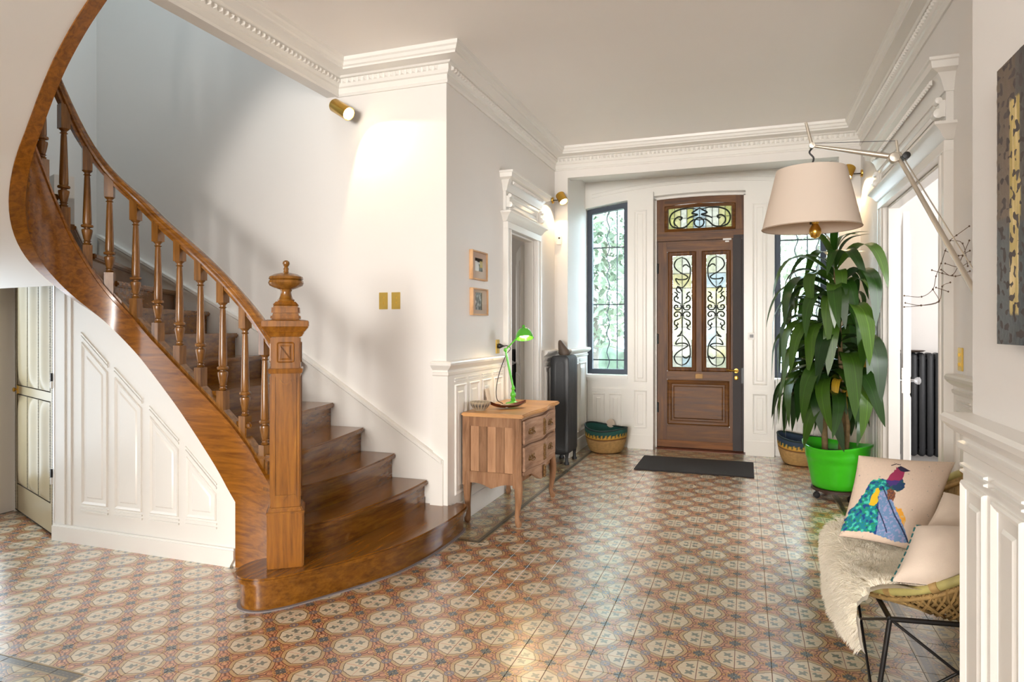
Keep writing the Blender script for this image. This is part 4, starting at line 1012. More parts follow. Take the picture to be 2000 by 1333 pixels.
q = MB(); q.box((-.25, 8.068, 2.475), (-.155, 8.085, 2.497)); dpart(q, 'door_contact', 'white', bevel=.003)
q = MB(); q.box((-.225, 8.07, 2.452), (-.18, 8.086, 2.468)); dpart(q, 'door_contact', 'white', bevel=.003)
for z in (.42, 1.25, 2.1):
    q = MB(); q.lathe([(.003, 0), (.011, .005), (.011, .12), (.003, .125)], (-1.0, 8.076, z), 10); dpart(q, 'hinge', 'black', smooth=40)

# ------------------------------------------------------------------ garden outside
garden = struct(MB().box((-9, 8.62, -.3), (9, 26, -.12)), 'ground', M['grass'], 'lawn outside the entrance', 'ground')
def blob(mb, c, r, seed, sub=3, amp=.35, fr=2.2):
    bm = bmesh.new(); bmesh.ops.create_icosphere(bm, subdivisions=sub, radius=1); vs = []
    for v in bm.verts:
        p = v.co.copy(); d = 1+amp*noise.noise(p*fr+Vector((seed*7.1, seed*3.3, 0)))+.22*noise.noise(p*fr*3.3+Vector((seed, 0, seed)))
        vs.append((c[0]+p.x*r[0]*d, c[1]+p.y*r[1]*d, c[2]+p.z*r[2]*d))
    mb.add(vs, [[v.index for v in f.verts] for f in bm.faces]); bm.free()
leafm = plain('garden_leaf', (138, 152, 130), .6, var=.3, vs=1.5)
leafl = plain('garden_leaf_pale', (154, 164, 140), .6, var=.3, vs=1.5)
def gtree(x, y, h, lab, mat, n, rad, seed):
    t = thing('garden_tree', (x, y, -.12), lab, 'tree', 'trees outside the entrance'); q = MB(); q.tube([(x, y, -.12), (x+.06, y, h*.5), (x, y, h)], [.16, .13, .07], 10); q.build('trunk', M['bark'], t, smooth=60)
    rnd = random.Random(seed); q = MB()
    for i in range(n):
        a, b, rr = rnd.uniform(0, 2*PI), rnd.uniform(-1, 1), rnd.random()**.4
        c = Vector((x+rad[0]*rr*math.cos(a)*math.sqrt(1-b*b), y+rad[1]*rr*math.sin(a)*math.sqrt(1-b*b), h+rad[2]*rr*b)); s = rnd.uniform(.06, .13)
        u = Vector((rnd.gauss(0, 1), rnd.gauss(0, 1), rnd.gauss(0, 1))).normalized(); v = u.cross(Vector((rnd.gauss(0, 1), rnd.gauss(0, 1), 1))).normalized()
        q.add([c-u*s, c+v*s*.45, c+u*s, c-v*s*.45], [(0, 1, 2, 3)])
    tag(q.build('foliage', mat, t, recalc=False), kind='stuff')
gtree(-2.62, 11.4, 2.9, 'leafy garden tree seen through the window beside the radiator', leafm, 3600, (1.3, 1.0, 1.9), 3)
gtree(1.25, 12.8, 3.0, 'leafy garden tree seen through the window behind the plant', leafl, 1700, (1.2, 1.2, 1.5), 5)
gtree(-.9, 14.5, 3.3, 'pale leafy garden tree seen through the entrance door glass', leafl, 1800, (1.6, 1.3, 1.6), 9)
for i, (x, lab) in enumerate(((-3.6, 'clipped garden hedge behind the window grille by the radiator'), (-.6, 'clipped garden hedge behind the entrance door'), (2.2, 'clipped garden hedge behind the window with the plant'))):
    q = MB(); blob(q, (x, 15.5, .35), (1.05, .6, .95), i+2); tag(q.build('hedge', M['hedge'], smooth=60, origin=(x, 15.5, -.12)), lab, 'hedge', 'garden hedges')

# ------------------------------------------------------------------ commode
ch = thing('commode', (-1.75, 4.93, 0), 'bleached oak two-drawer commode with cabriole legs and carved front', 'commode')
CX0, CX1, CY0, CY1 = -1.985, -1.535, 4.47, 5.41; CT = .82
def bulge(y): t = (y-CY0)/(CY1-CY0); return .028*math.sin(PI*t)+.012*math.cos(4*PI*t)
# top with serpentine front edge
yy = [CY0-.02+k*(CY1-CY0+.04)/20 for k in range(21)]
q = MB(); q.prism([(CX0-.0, CY0-.022), (CX0-.0, CY1+.022)]+[(CX1+.022+bulge(min(max(y, CY0), CY1)), y) for y in reversed(yy)], lambda a, b, d: (a, b, d), CT-.028, CT); q.build('top', M['chestt'], ch, smooth=40, bevel=.008)
q = MB(); q.box((CX0+.02, CY0+.03, .30), (CX1-.03, CY1-.03, CT-.03)); q.build('body', M['chest'], ch)
# sides: frame with vertical boards
for ys, sg in ((CY0, 1), (CY1, -1)):
    f = (lambda a, b, d, ys=ys, sg=sg: (a, ys+sg*(.012-d), b))
    q = MB(); q.prism(rect(CX0, .28, CX0+.06, CT-.028), f, -.02, .012); q.build('side_stile', M['chest'], ch, bevel=.003)
    q = MB(); q.prism(rect(CX1-.055, .28, CX1+.0, CT-.028), f, -.02, .012); q.build('side_stile', M['chest'], ch, bevel=.003)
    q = MB(); q.prism(rect(CX0+.06, CT-.10, CX1-.055, CT-.028), f, -.02, .008); q.build('side_rail', M['chest'], ch, bevel=.002)
    pl = [(CX0+.06, .385)]+[(CX0+.06+k*(CX1-CX0-.115)/16, .30-.035*math.sin(PI*k/16)+.02*abs(math.sin(2*PI*k/16))) for k in range(17)]+[(CX1-.055, .385)]
    q = MB(); q.prism(pl, f, -.02, .008); q.build('side_apron', M['chest'], ch, bevel=.002)
    w = (CX1-CX0-.115)/5
    for i, mt in enumerate(('chestb', 'chestd', 'chestb', 'chest', 'chestb')):
        q = MB(); q.prism(rect(CX0+.06+i*w+.001, .385, CX0+.06+(i+1)*w-.001, CT-.10), f, -.02, -.004+.0015*(i % 2)); q.build('side_board', M[mt], ch)
# legs (cabriole)
def cabriole(x, y, sx, sy):
    m = MB(); secs = [(.40, .030, 0.0), (.34, .031, .004), (.27, .030, .012), (.19, .025, .012), (.12, .019, .004), (.07, .0165, -.004), (.045, .019, .002), (.03, .024, .01), (.014, .022, .012), (0, .015, .01)]
    vs = []
    for z, r, o in secs:
        cx, cy = x+sx*o, y+sy*o
        for k in range(8):
            a = PI/4*k+PI/8; vs.append((cx+r*math.cos(a)*1.05, cy+r*math.sin(a)*1.05, z))
    n = len(secs); m.add(vs, [(i*8+k, i*8+(k+1) % 8, (i+1)*8+(k+1) % 8, (i+1)*8+k) for i in range(n-1) for k in range(8)]+[list(range(8)), list(range((n-1)*8, n*8))])
    return m
for x, sx in ((CX0+.035, -.3), (CX1-.027, 1)):
    for y, sy in ((CY0+.03, -.6), (CY1-.03, .6)):
        cabriole(x, y, sx, sy).build('leg', M['chest'], ch, smooth=50)
for y in (CY0+.028, CY1-.028):   # rounded front corner posts
    q = MB(); q.lathe([(.030, .36), (.031, .5), (.031, CT-.03)], (CX1-.026, y, 0), 16); q.build('corner_post', M['chest'], ch, smooth=50)
# front: two serpentine drawers, rail and shaped apron
def front(name, z0, z1, y0, y1, d, mat, low=None, parent=ch):
    m = MB(); n = 20; vs = []
    for k in range(n+1):
        y = lerp(y0, y1, k/n); x = CX1+bulge(y)+d; zl = low(k/n) if low else z0
        vs += [(x-.03, y, zl), (x, y, zl), (x, y, z1), (x-.03, y, z1)]
    m.add(vs, [(i*4+k, i*4+(k+1) % 4, i*4+4+(k+1) % 4, i*4+4+k) for i in range(n) for k in range(4)]+[(0, 1, 2, 3), (n*4, n*4+1, n*4+2, n*4+3)])
    return m.build(name, M[mat], parent, smooth=40, bevel=.004)
ya, yb = CY0+.058, CY1-.058
front('rail', .765, CT-.028, ya, yb, -.012, 'chestf'); front('rail', .572, .590, ya, yb, -.012, 'chestf')
def ornament(zc, parent, yc, s, kind):
    m = MB(); rnd = random.Random(int(zc*1000+yc*77))
    x0 = CX1+bulge(yc)+.006
    if kind == 'handle':
        for sg in (-1, 1):
            for k in range(5):
                a = k*1.2; m.lathe([(.001, -.006), (.013, 0), (.010, .008), (.001, .012)], seg=6, fn=lambda p, sg=sg, k=k: (x0+p[2], yc+sg*(.018+.011*k*.8)+p[0], zc+.012*math.sin(k*1.7+sg)+p[1]))
        m.tube([(x0+.004, yc-.05, zc), (x0+.022, yc-.035, zc-.016), (x0+.026, yc, zc-.022), (x0+.022, yc+.035, zc-.016), (x0+.004, yc+.05, zc)], .0045, 6)
    else:
        for k in range(9):
            a = k/8; z = zc+(.5-a)*s; w = .012+.012*abs(math.sin(a*7))
            for sg in (-1, 1):
                m.lathe([(.001, -.006), (.012, 0), (.009, .008), (.001, .012)], seg=6, fn=lambda p, sg=sg, z=z, w=w: (x0+p[2], yc+sg*w*.7+p[0], z+p[1]))
        m.lathe([(.001, 0), (.006, .003), (.004, .011), (.001, .012)], seg=8, fn=lambda p: (x0+p[2], yc+p[0], zc+p[1]*1.6))
    return m
ymid = (CY0+CY1)/2
for (z0, z1, nm) in ((.594, .762, 'drawer'), (.392, .569, 'drawer')):
    d = front(nm, z0, z1, ya+.004, yb-.004, .006, 'chestf'); zc = (z0+z1)/2-.005
    for y in (ymid-.24, ymid+.24): ornament(zc, d, y, .1, 'handle').build('handle', M['carve'], d, smooth=50)
    ornament(zc, d, ymid, .11, 'lock').build('keyhole_mount', M['carve'], d, smooth=50)
    for y0_, y1_ in ((ya+.02, ymid-.08), (ymid+.08, yb-.02)):
        m = MB(); n = 10
        for zz in (z0+.018, z1-.026):
            vs = []
            for k in range(n+1):
                y = lerp(y0_, y1_, k/n); x = CX1+bulge(y)+.005; vs += [(x, y, zz), (x+.006, y, zz+.002), (x+.006, y, zz+.006), (x, y, zz+.008)]
            m.add(vs, [(i*4+k, i*4+(k+1) % 4, i*4+4+(k+1) % 4, i*4+4+k) for i in range(n) for k in range(4)])
        tag(m.build('beading', M['chestf'], d, smooth=40), kind='stuff')
front('apron', .30, .388, ya, yb, -.004, 'chestf', low=lambda t: .345-.075*math.exp(-((t-.5)/.16)**2)-.02*abs(math.sin(4*PI*t))*(1-abs(2*t-1))+.02*(abs(2*t-1))**4)
ornament(.325, ch, ymid, .08, 'lock').build('carved_shell', M['carve'], ch, smooth=50)

# things on the commode
def bowl_col(x, y, z, r):
    a = math.atan2(y, x); k = (a/(2*PI)*9) % 1; v = abs(k-.5)*2; h = (z-.02)/.05
    dmd = abs(v-.5)*2+abs(h-.5)*1.4
    if r < .03 and z < .012: return s2l((190, 176, 150))
    if dmd < .35: return s2l((60, 60, 66))
    if dmd < .6: return s2l((200, 186, 160))
    if dmd < .85: return s2l((84, 76, 70))
    return s2l((176, 160, 134))
q = MB(); pr = [(.001, .0), (.028, 0), (.031, .006), (.045, .018), (.056, .036), (.062, .06), (.0595, .06), (.053, .037), (.042, .02), (.025, .010), (.001, .009)]
q.lathe(pr, (0, 0, 0), 72, cap=False); cols = [bowl_col(*p, math.hypot(p[0], p[1])) for p in q.v]
q.v = [(p[0]*1.28-1.895, p[1]*1.28+4.60, p[2]*1.15+CT) for p in q.v]
tag(q.build('bowl', M['shellbowl'], smooth=50, colors=cols, origin=(-1.895, 4.60, CT), recalc=True), 'small patterned ceramic bowl with dark diamonds on the commode', 'bowl')
# long leaf shaped lacquer tray
q = MB()
def trayf(u, v):
    a = (u-.5)*2; b = (v-.5)*2; w = .062*(1-abs(a)**2.4)+.004; lift = .032*abs(a)**2.6+.02*b*b
    x, y = -1.74+a*.15*.72+b*w*.7, 4.80+a*.15*.7-b*w*.72
    return (x, y, CT+.004+lift)
q.grid(24, 10, trayf); n0 = len(q.v); v2 = [(x, y, z+.004) for x, y, z in q.v]; nf = list(q.f)
q.add(v2, [f[::-1] for f in nf]); 
tag(q.build('tray', M['tray'], smooth=60, recalc=False, origin=(-1.74, 4.80, CT)), 'dark red lacquer leaf shaped tray at the foot of the green lamp', 'tray')
# folded card with a key lying by the lamp
t = thing('key_bunch', (-1.80, 4.79, CT), 'small bunch of keys lying in the lacquer tray', 'keys'); q = MB(); q.tube([(-1.765+.016*math.cos(a), 4.785+.016*math.sin(a), CT+.016) for a in [k*PI/6 for k in range(12)]], .0016, 5, closed=True); q.build('ring', M['alu'], t)
for k in range(2):
    q = MB(); q.box((-1.752+k*.012, 4.775-k*.02, CT+.012), (-1.744+k*.012, 4.83-k*.02, CT+.0145)); q.lathe([(.011, 0), (.011, .0025)], (-1.748+k*.012, 4.77-k*.02, CT+.012), 10); q.build('key', M['alu'], t)
# green desk lamp
dl = thing('desk_lamp', (-1.80, 5.08, CT), 'bright green adjustable desk lamp glowing on the commode', 'lamp')
lx, ly = -1.80, 5.08
q = MB(); q.lathe([(.062, 0), (.064, .008), (.058, .014), (.03, .02), (.018, .03), (.012, .04)], (lx, ly, CT), 24); q.build('base', M['lime'], dl, smooth=40)
q = MB(); q.lathe([(.016, .03), (.022, .04), (.015, .055), (.024, .07), (.022, .09), (.014, .10), (.011, .115), (.018, .125), (.012, .14), (.010, .15)], (lx, ly, CT), 16); q.build('turned_foot', M['lime'], dl, smooth=40)
J1, J2, HD = Vector((lx-.06, ly-.02, 1.265)), Vector((lx+.03, ly+.03, 1.37)), Vector((lx+.055, ly+.055, 1.395))
q = MB(); q.tube([(lx, ly, .96), (lx-.03, ly-.01, 1.11), J1], [.0085, .010, .0075], 10); q.build('lower_arm', M['lime'], dl, smooth=60)
q = MB(); q.lathe([(.001, -.012), (.014, -.01), (.016, 0), (.014, .01), (.001, .012)], seg=12, fn=lambda p: (J1.x+p[2], J1.y+p[1], J1.z+p[0])); q.build('joint', M['lime'], dl, smooth=50)
q = MB(); q.tube([J1, J2, HD], .0055, 8); q.build('upper_arm', M['lime'], dl, smooth=60)
hd_dir = Vector((.18, -.30, -1)).normalized(); rotq = Vector((0, 0, 1)).rotation_difference(-hd_dir)
hc = Vector((lx+.075, ly+.06, 1.40))
def hfn(p): v = rotq @ (Vector(p)*1.22); return (hc.x+v.x, hc.y+v.y, hc.z+v.z)
q = MB(); q.lathe([(.062, -.035), (.058, -.015), (.050, .008), (.036, .028), (.018, .040), (.010, .044), (.009, .058), (.001, .06), (.001, .052), (.006, .04), (.033, .025), (.047, .006), (.055, -.015), (.059, -.035), (.062, -.035)], seg=28, cap=False, fn=hfn); q.build('lamp_shade', M['lime'], dl, smooth=50)
q = MB(); q.lathe([(.001, -.028), (.02, -.025), (.035, -.014), (.035, -.002), (.02, .012), (.001, .016)], seg=16, fn=hfn); q.build('bulb', M['bulb'], dl, smooth=60)
lo = spot('desk_lamp_light', hc+hd_dir*.04, hc+hd_dir+Vector((-.15, 0, 0)), 5, 150, .5, WARM, .03); lo.parent = dl; lo.matrix_parent_inverse = Matrix.Translation(Vector(dl.location)).inverted()
# socket with plug and flex
t = thing('wall_socket', (XL, 5.29, 1.28), 'gilt wall socket with a black plug above the commode', 'socket')
q = MB(); q.prism(rect(5.25, 1.225, 5.33, 1.345), onx(XL, 1), -.001, .008); q.build('plate', M['gold'], t, bevel=.003)
t = thing('power_flex', (XL+.01, 5.29, 1.28), 'black plug and flex drooping from gilt socket to green lamp', 'cable')
q = MB(); q.lathe([(.02, 0), (.022, .006), (.022, .02), (.014, .035), (.006, .05), (.004, .06)], seg=14, fn=lambda p: (XL+.008+p[2], 5.29+p[0], 1.29+p[1])); q.build('plug', M['black'], t, smooth=40)
q = MB(); q.tube(catmull([(XL+.06, 5.29, 1.29), (XL+.10, 5.27, 1.292), (-1.865, 5.20, 1.27), (-1.87, 5.10, 1.22), (-1.89, 5.0, 1.08), (-1.91, 4.98, .95), (-1.905, 4.99, CT+.04), (-1.872, 5.03, CT+.0065)], 8), .0035, 6); q.build('flex', M['black'], t, smooth=60)

# ------------------------------------------------------------------ pictures on the hall wall
def picture(zc, yc, h, w, label, fn):
    t = thing('framed_picture', (XL, yc, zc), label, 'picture', None)
    f = onx(XL, 1); y0, y1, z0, z1 = yc-w/2, yc+w/2, zc-h/2, zc+h/2; b = .012; D = .03
    for nm, r in (('a', rect(y0, z0, y0+b, z1)), ('b', rect(y1-b, z0, y1, z1)), ('c', rect(y0+b, z0, y1-b, z0+b)), ('d', rect(y0+b, z1-b, y1-b, z1))):
        q = MB(); q.prism(r, f, .0, D); q.build('frame_bar', M['ply'], t, bevel=.001)
    q = MB(); N = 40; q.grid(N, N, lambda u, v: f(y0+b+u*(y1-y0-2*b), z0+b+v*(z1-z0-2*b), .018)); cols = [s2l(fn(i/N, j/N)) for i in range(N+1) for j in range(N+1)]
    q.build('print', M['photo'], t, colors=cols, recalc=False)
    q = MB(); q.prism(rect(y0+b, z0+b, y1-b, z1-b), f, .024, .026); q.build('glazing', M['clear'], t)
def pA(u, v):
    if .22 < u < .74 and .28 < v < .78:
        a = (u-.22)/.52; b = (v-.28)/.5
        if a > .62 and .3 < b < .8: return (196, 178, 110)
        d = math.hypot((a-.1)*1.0, (b-.25)*.8)
        if d < .42: return (236, 240, 238)  # white disc painted in as a reflection on the picture glass
        if abs(b-.62) < .07: return (210, 216, 214)
        return (44, 50, 48) if b > .35 or a > .7 else (120, 132, 132)
    return (206, 184, 168)
def pB(u, v):
    if .20 < u < .66 and .16 < v < .88:
        n = noise.noise(Vector((u*7, v*6, 3))); m = noise.noise(Vector((u*14, v*11, 8)))
        if u > .58: return (70, 44, 40)
        g = 150+n*150+m*60
        return tuple(int(max(20, min(240, g+o))) for o in (-6, 0, 4))
    return (204, 180, 162)
picture(1.942, 4.84, .23, .32, 'small pale wood framed photo hanging above the other one', pA)
picture(1.654, 4.85, .215, .325, 'small pale wood framed photo nearer the dado, below its twin', pB)
# brass double switch plates on the stair wall
for k, (x, lab) in enumerate(((-2.535, 'brass rocker switch plate on the side nearer the newel post'), (-2.43, 'brass rocker switch plate on the side nearer the pictures'))):
    t = thing('light_switch', (x, 4.27, 1.645), lab, 'switch', 'brass switch plates on the stair wall'); f = ony(4.27, -1)
    q = MB(); q.prism(rect(x-.036, 1.585, x+.036, 1.71), f, -.001, .006); q.build('plate', M['gold'], t, bevel=.002)
    for z in (1.62, 1.66):
        q = MB(); q.prism(rect(x-.008, z, x+.008, z+.022), f, .004, .014); q.build('toggle', M['gold'], t, bevel=.002)
t = thing('light_switch', (XR, 3.965, 1.28), 'gilt switch plate by the wide doorway above the dado rail', 'switch'); f = onx(XR, -1)
q = MB(); q.prism(rect(3.93, 1.225, 4.0, 1.345), f, -.001, .008); q.build('plate', M['gold'], t, bevel=.002)
for z in (1.25, 1.30): q = MB(); q.prism(rect(3.957, z, 3.973, z+.018), f, .006, .016); q.build('toggle', M['gold'], t, bevel=.002)
# alarm sensor and intercom
t = thing('motion_sensor', (-1.965, 7.1, 2.42), 'small white motion sensor on the wall above the charcoal radiator', 'sensor'); f = ony(7.1, -1)
q = MB(); q.prism(rect(-1.995, 2.375, -1.935, 2.475), f, -.001, .035); q.build('case', M['white'], t, bevel=.008)
q = MB(); q.lathe([(.012, .034), (.011, .038), (.001, .040)], seg=12, fn=lambda p: (-1.958+p[0], 7.1-p[2], 2.448+p[1])); q.build('lens', M['black'], t)
t = thing('intercom_button', (.065, 7.88, 1.352), 'square white call button plate beside the lock guard', 'button'); f = ony(7.88, -1)
q = MB(); q.prism(rect(.025, 1.312, .105, 1.392), f, -.001, .008); q.build('plate', M['white'], t, bevel=.003)
q = MB(); q.prism(rect(.045, 1.335, .085, 1.37), f, .007, .012); q.build('button', M['grey'], t, bevel=.002)

# ------------------------------------------------------------------ wall lamps
def wall_lamp(name, base, head, d, label, nrm, power, angle, aim, length=.15, r=.045):
    t = thing(name, base, label, 'lamp', 'brass wall spots'); base, head, d, nrm = Vector(base), Vector(head), Vector(d).normalized(), Vector(nrm).normalized()
    rq = Vector((0, 0, 1)).rotation_difference(nrm)
    def bf(p): v = rq @ Vector(p); return tuple(base+v)
    q = MB(); q.lathe([(.035, -.001), (.035, .012), (.032, .016), (.001, .016)], seg=24, fn=bf); q.build('wall_plate', M['brass'], t, smooth=40)
    q = MB(); q.tube([base+nrm*.014, base+nrm*((head-base).dot(nrm)*.6), head-d*.02], .006, 8); q.build('arm', M['black'], t, smooth=50)
    rh = Vector((0, 0, 1)).rotation_difference(d)
    def hf(p): v = rh @ Vector(p); return tuple(head+v)
    q = MB(); q.lathe([(.001, -length*.55), (r*.9, -length*.55), (r, -length*.5), (r, length*.45), (r*.94, length*.45), (r*.94, length*.2), (.001, length*.2)], seg=28, cap=False, fn=hf); q.build('shade', M['brass'], t, smooth=40)
    q = MB(); q.lathe([(.001, length*.22), (r*.8, length*.25), (r*.86, length*.38), (r*.6, length*.52), (.001, length*.58)], seg=20, cap=False, fn=hf); q.build('bulb', M['bulb'], t, smooth=60)
    l = spot('wall_lamp_light', head+d*length*.66, Vector(aim), power, angle, .12, WARM, .02); l.parent = t; l.matrix_parent_inverse = Matrix.Translation(base).inverted()
    return t
wall_lamp('wall_spot', (-2.91, 4.27, 3.10), (-2.80, 4.13, 3.055), (.80, -.18, -.50), 'brass spotlight tube on the pier under the stair beam', (.45, -1, 0), 11, 100, (-2.25, 4.30, 2.35), .18, .05)
wall_lamp('wall_spot', (XL, 7.0, 2.86), (XL+.125, 6.95, 2.865), (.45, -.25, -.75), 'brass globe spot on the wall above the motion sensor', (1, 0, 0), 12, 125, (XL+.06, 6.75, 2.2), .11, .05)
wall_lamp('wall_spot', (XR, 7.0, 2.92), (XR-.13, 6.95, 2.93), (-.35, -.25, -.8), 'brass globe spot partly hidden by the big lamp shade', (-1, 0, 0), 12, 125, (XR-.06, 6.75, 2.2), .11, .05)

# ------------------------------------------------------------------ radiators
def column_radiator(name, x0, x1, y0, y1, h, label, axis, n, r_in, feet=(0, -1), deep=None):
    """cast iron sections in a row along axis; footprint x0..x1, y0..y1"""
    t = thing(name, ((x0+x1)/2, (y0+y1)/2, 0), label, 'radiator')
    L = (y1-y0) if axis == 'y' else (x1-x0); W = (x1-x0) if axis == 'y' else (y1-y0); p = L/n
    zb = .10
    for i in range(n):
        m = MB(); c = (i+.5)*p; th = p*.38
        # rounded tall section: outline in (across, z), thickness along the row
        pts = []
        R = min(.045, W*.28)
        for (cx, cz, a0) in ((W/2-R, h-R, 0), (-W/2+R, h-R, 90), (-W/2+R, zb+R, 180), (W/2-R, zb+R, 270)):
            for k in range(5): a = math.radians(a0+k*22.5); pts.append((cx+R*math.cos(a), cz+R*math.sin(a)))
        inn = inset(pts, .012); deep_ = [(a*.42, (h+zb)/2+(b-(h+zb)/2)*.88) for a, b in pts]
        def P(a, b, d):
            s_ = c+d
            return ((x0+x1)/2+a, y0+s_, b) if axis == 'y' else (x0+s_, (y0+y1)/2+a, b)
        lay = [(deep_, -th*.35), (deep_, -th*.55), (inn, -th), (pts, -th*.35), (pts, th*.35), (inn, th), (deep_, th*.55), (deep_, th*.35)]
        N = len(pts); vs = [P(a, b, d) for q, d in lay for a, b in q]
        m.add(vs, [(j*N+k, j*N+(k+1) % N, (j+1)*N+(k+1) % N, (j+1)*N+k) for j in range(len(lay)-1) for k in range(N)]+[list(range(N)), list(range((len(lay)-1)*N, len(lay)*N))])
        m.build('section', M['rad'], t, smooth=45)
    for i in (0, n-1):
        for sg in (-1, 1):
            c = (i+.5)*p; a = sg*(W/2-.03)
            q = (x0+x1)/2+a if axis == 'y' else x0+c; w = y0+c if axis == 'y' else (y0+y1)/2+a
            m = MB(); m.lathe([(.028, 0), (.03, .01), (.018, .03), (.017, .07), (.024, .12)], (q, w, 0), 10); m.build('foot', M['rad'], t, smooth=45)
    m = MB()
    for zz in (zb+.06, h-.06):
        a = P
        if axis == 'y': m.tube([((x0+x1)/2, y0+.01, zz), ((x0+x1)/2, y1-.01, zz)], .022, 8)
        else: m.tube([(x0+.01, (y0+y1)/2, zz), (x1-.01, (y0+y1)/2, zz)], .022, 8)
    m.build('pipe', M['rad'], t, smooth=45)
    return t
column_radiator('radiator', -1.955, -1.75, 6.70, 7.07, 1.15, 'tall charcoal finned radiator between the narrow doorway and the window', 'y', 10, .01)
column_radiator('radiator', 1.48, 2.14, 7.86, 8.06, 1.185, 'dark ribbed radiator in the side room behind the glass door knob', 'x', 9, .01)
column_radiator('radiator', .88, .99, 7.16, 7.62, .95, 'dark radiator in shade behind the leaves and green pot', 'y', 7, .01) if False else None
# leaning pebble sculpture on the radiator
q = MB(); secs = [(0, 0, .055, .045), (.02, .0, .068, .05), (.05, -.006, .062, .045), (.09, -.022, .046, .036), (.125, -.036, .032, .028), (.15, -.044, .02, .02), (.162, -.046, .008, .008)]
vs = []
for z, o, rx, ry in secs:
    for k in range(16): a = 2*PI*k/16; vs.append((-1.86+rx*math.cos(a)+o, 6.92+ry*math.sin(a)+o*.2, 1.15+z))
q.add(vs, [(i*16+k, i*16+(k+1) % 16, (i+1)*16+(k+1) % 16, (i+1)*16+k) for i in range(len(secs)-1) for k in range(16)]+[list(range(16)), list(range((len(secs)-1)*16, len(secs)*16))])
tag(q.build('stone_sculpture', M['stone'], smooth=60, origin=(-1.86, 6.92, 1.15)), 'brown leaning stone sculpture standing on the tall charcoal radiator', 'sculpture')
q = MB(); q.lathe([(.001, 0), (.05, 0), (.10, .010), (.125, .022), (.12, .024), (.095, .014), (.001, .008)], (1.66, 7.96, 1.185), 28, cap=False)
tag(q.build('dish', M['stone'], smooth=50, origin=(1.66, 7.96, 1.185)), 'flat dark dish on top of the side room radiator', 'dish')

# ------------------------------------------------------------------ baskets
def basket(name, cx, cy, rz, label, teal):
    t = thing(name, (cx, cy, 0), label, 'basket')
    prof = [(.001, .004), (.17, .004), (.185, .012), (.21, .06), (.232, .13), (.244, .2), (.248, .25), (.247, .285), (.238, .285), (.234, .22), (.20, .05), (.17, .02), (.001, .016)]
    dense = []
    for (a, b), (c, d) in zip(prof, prof[1:]):
        k = max(1, int(math.hypot(c-a, d-b)/.012)); dense += [(lerp(a, c, i/k), lerp(b, d, i/k)) for i in range(k)]
    dense.append(prof[-1]); m = MB(); SG = 96; m.lathe(dense, (0, 0, 0), SG, cap=False)
    cols = []; nv = len(m.v); out = []
    for i, p in enumerate(m.v):
        r = math.hypot(p[0], p[1]); a = math.atan2(p[1], p[0]); z = p[2]; row = i//SG; inside = row > len(dense)*.56
        rim = .04*max(0, z/.28)**2*(math.cos(a-rz)*1.0); zz = z*(1+.07*math.cos(2*(a-rz))+.05*math.cos(a-rz))
        w = .0025*math.sin(row*PI)*0+.002*math.sin(a*48+row*PI)
        rr = r+w if 0 < r else r
        out.append((cx+p[0]*(rr/max(r, 1e-6)), cy+p[1]*(rr/max(r, 1e-6)), max(0, zz)))
        hn = z/.285; zg = abs(((a/(2*PI)*34) % 1)-.5)*2
        if inside: c = teal
        elif hn > .96: c = (26, 40, 40)
        elif hn > .80: c = teal
        elif hn > .68: c = (24, 66, 60) if zg > .5+(.74-hn)*4 else (206, 160, 60)
        elif hn > .62: c = (200, 152, 60)
        elif hn > .575: c = (84, 40, 26)
        else:
            g = .88+.12*noise.noise(Vector((a*9, z*60, 1))); c = (198*g, 158*g, 98*g)
        cols.append(s2l(c))
    m.v = out
    m.build('weave', M['basket'], t, smooth=60, colors=cols)
    m = MB(); pts = []
    for k in range(48):
        a = 2*PI*k/48; z = .285*(1+.07*math.cos(2*(a-rz))+.05*math.cos(a-rz)); pts.append((cx+.243*math.cos(a), cy+.243*math.sin(a), z))
    m.tube(pts, .009, 8, closed=True); m.build('rim', plain(name+'_rim', (24, 44, 44), .7), t, smooth=60)
    return t
b1 = basket('woven_basket', -1.54, 7.60, PI*.9, 'straw basket with teal and yellow rim below the window by the radiator', (30, 84, 78))
m = MB(); m.lathe([(.05, -.012), (.052, 0), (.05, .012), (.001, .013)], seg=20, fn=lambda p: (-1.53+p[0], 7.84+p[2]*.6, .295+p[1])); m.build('leather_handle', M['linen'], b1, smooth=50)
basket('woven_basket', .565, 7.60, PI*.9, 'straw basket with dark blue rim half hidden behind the green pot', (44, 62, 84))
# door mat
q = MB(); q.box((-1.075, 6.71, 0.001), (.08, 7.45, .012))
tag(q.build('doormat', M['mat'], bevel=.004, origin=(-.5, 7.08, .001)), 'dark charcoal rectangular doormat before the entrance door', 'doormat')

# ------------------------------------------------------------------ big plant
PX, PY = .735, 6.19
tr = thing('plant_trolley', (PX, PY, 0), 'round dark plant trolley with black castors under the green pot', 'trolley')
q = MB(); q.lathe([(.195, .068), (.205, .07), (.205, .088), (.195, .092), (.001, .092)], (PX, PY, 0), 32); q.build('disc', plain('dark_wood_disc', (64, 44, 36), .5), tr, smooth=40)
for k in range(4):
    a = .45+k*PI/2; x, y = PX+.185*math.cos(a), PY+.185*math.sin(a)
    c = MB(); c.lathe([(.012, -.014), (.026, -.012), (.028, 0), (.026, .012), (.012, .014)], seg=14, fn=lambda p: (x+p[0]*math.cos(a)-p[2]*math.sin(a), y+p[0]*math.sin(a)+p[2]*math.cos(a), .0285+p[1]))
    w = c.build('castor', M['black'], tr, smooth=40)
    c = MB(); c.tube([(x, y, .03), (x+.004, y, .055), (x, y, .072)], .012, 8); c.build('fork', M['black'], w, smooth=50)
pot = thing('plant_pot', (PX, PY, .092), 'bright green plastic tub holding the tall plant', 'pot')
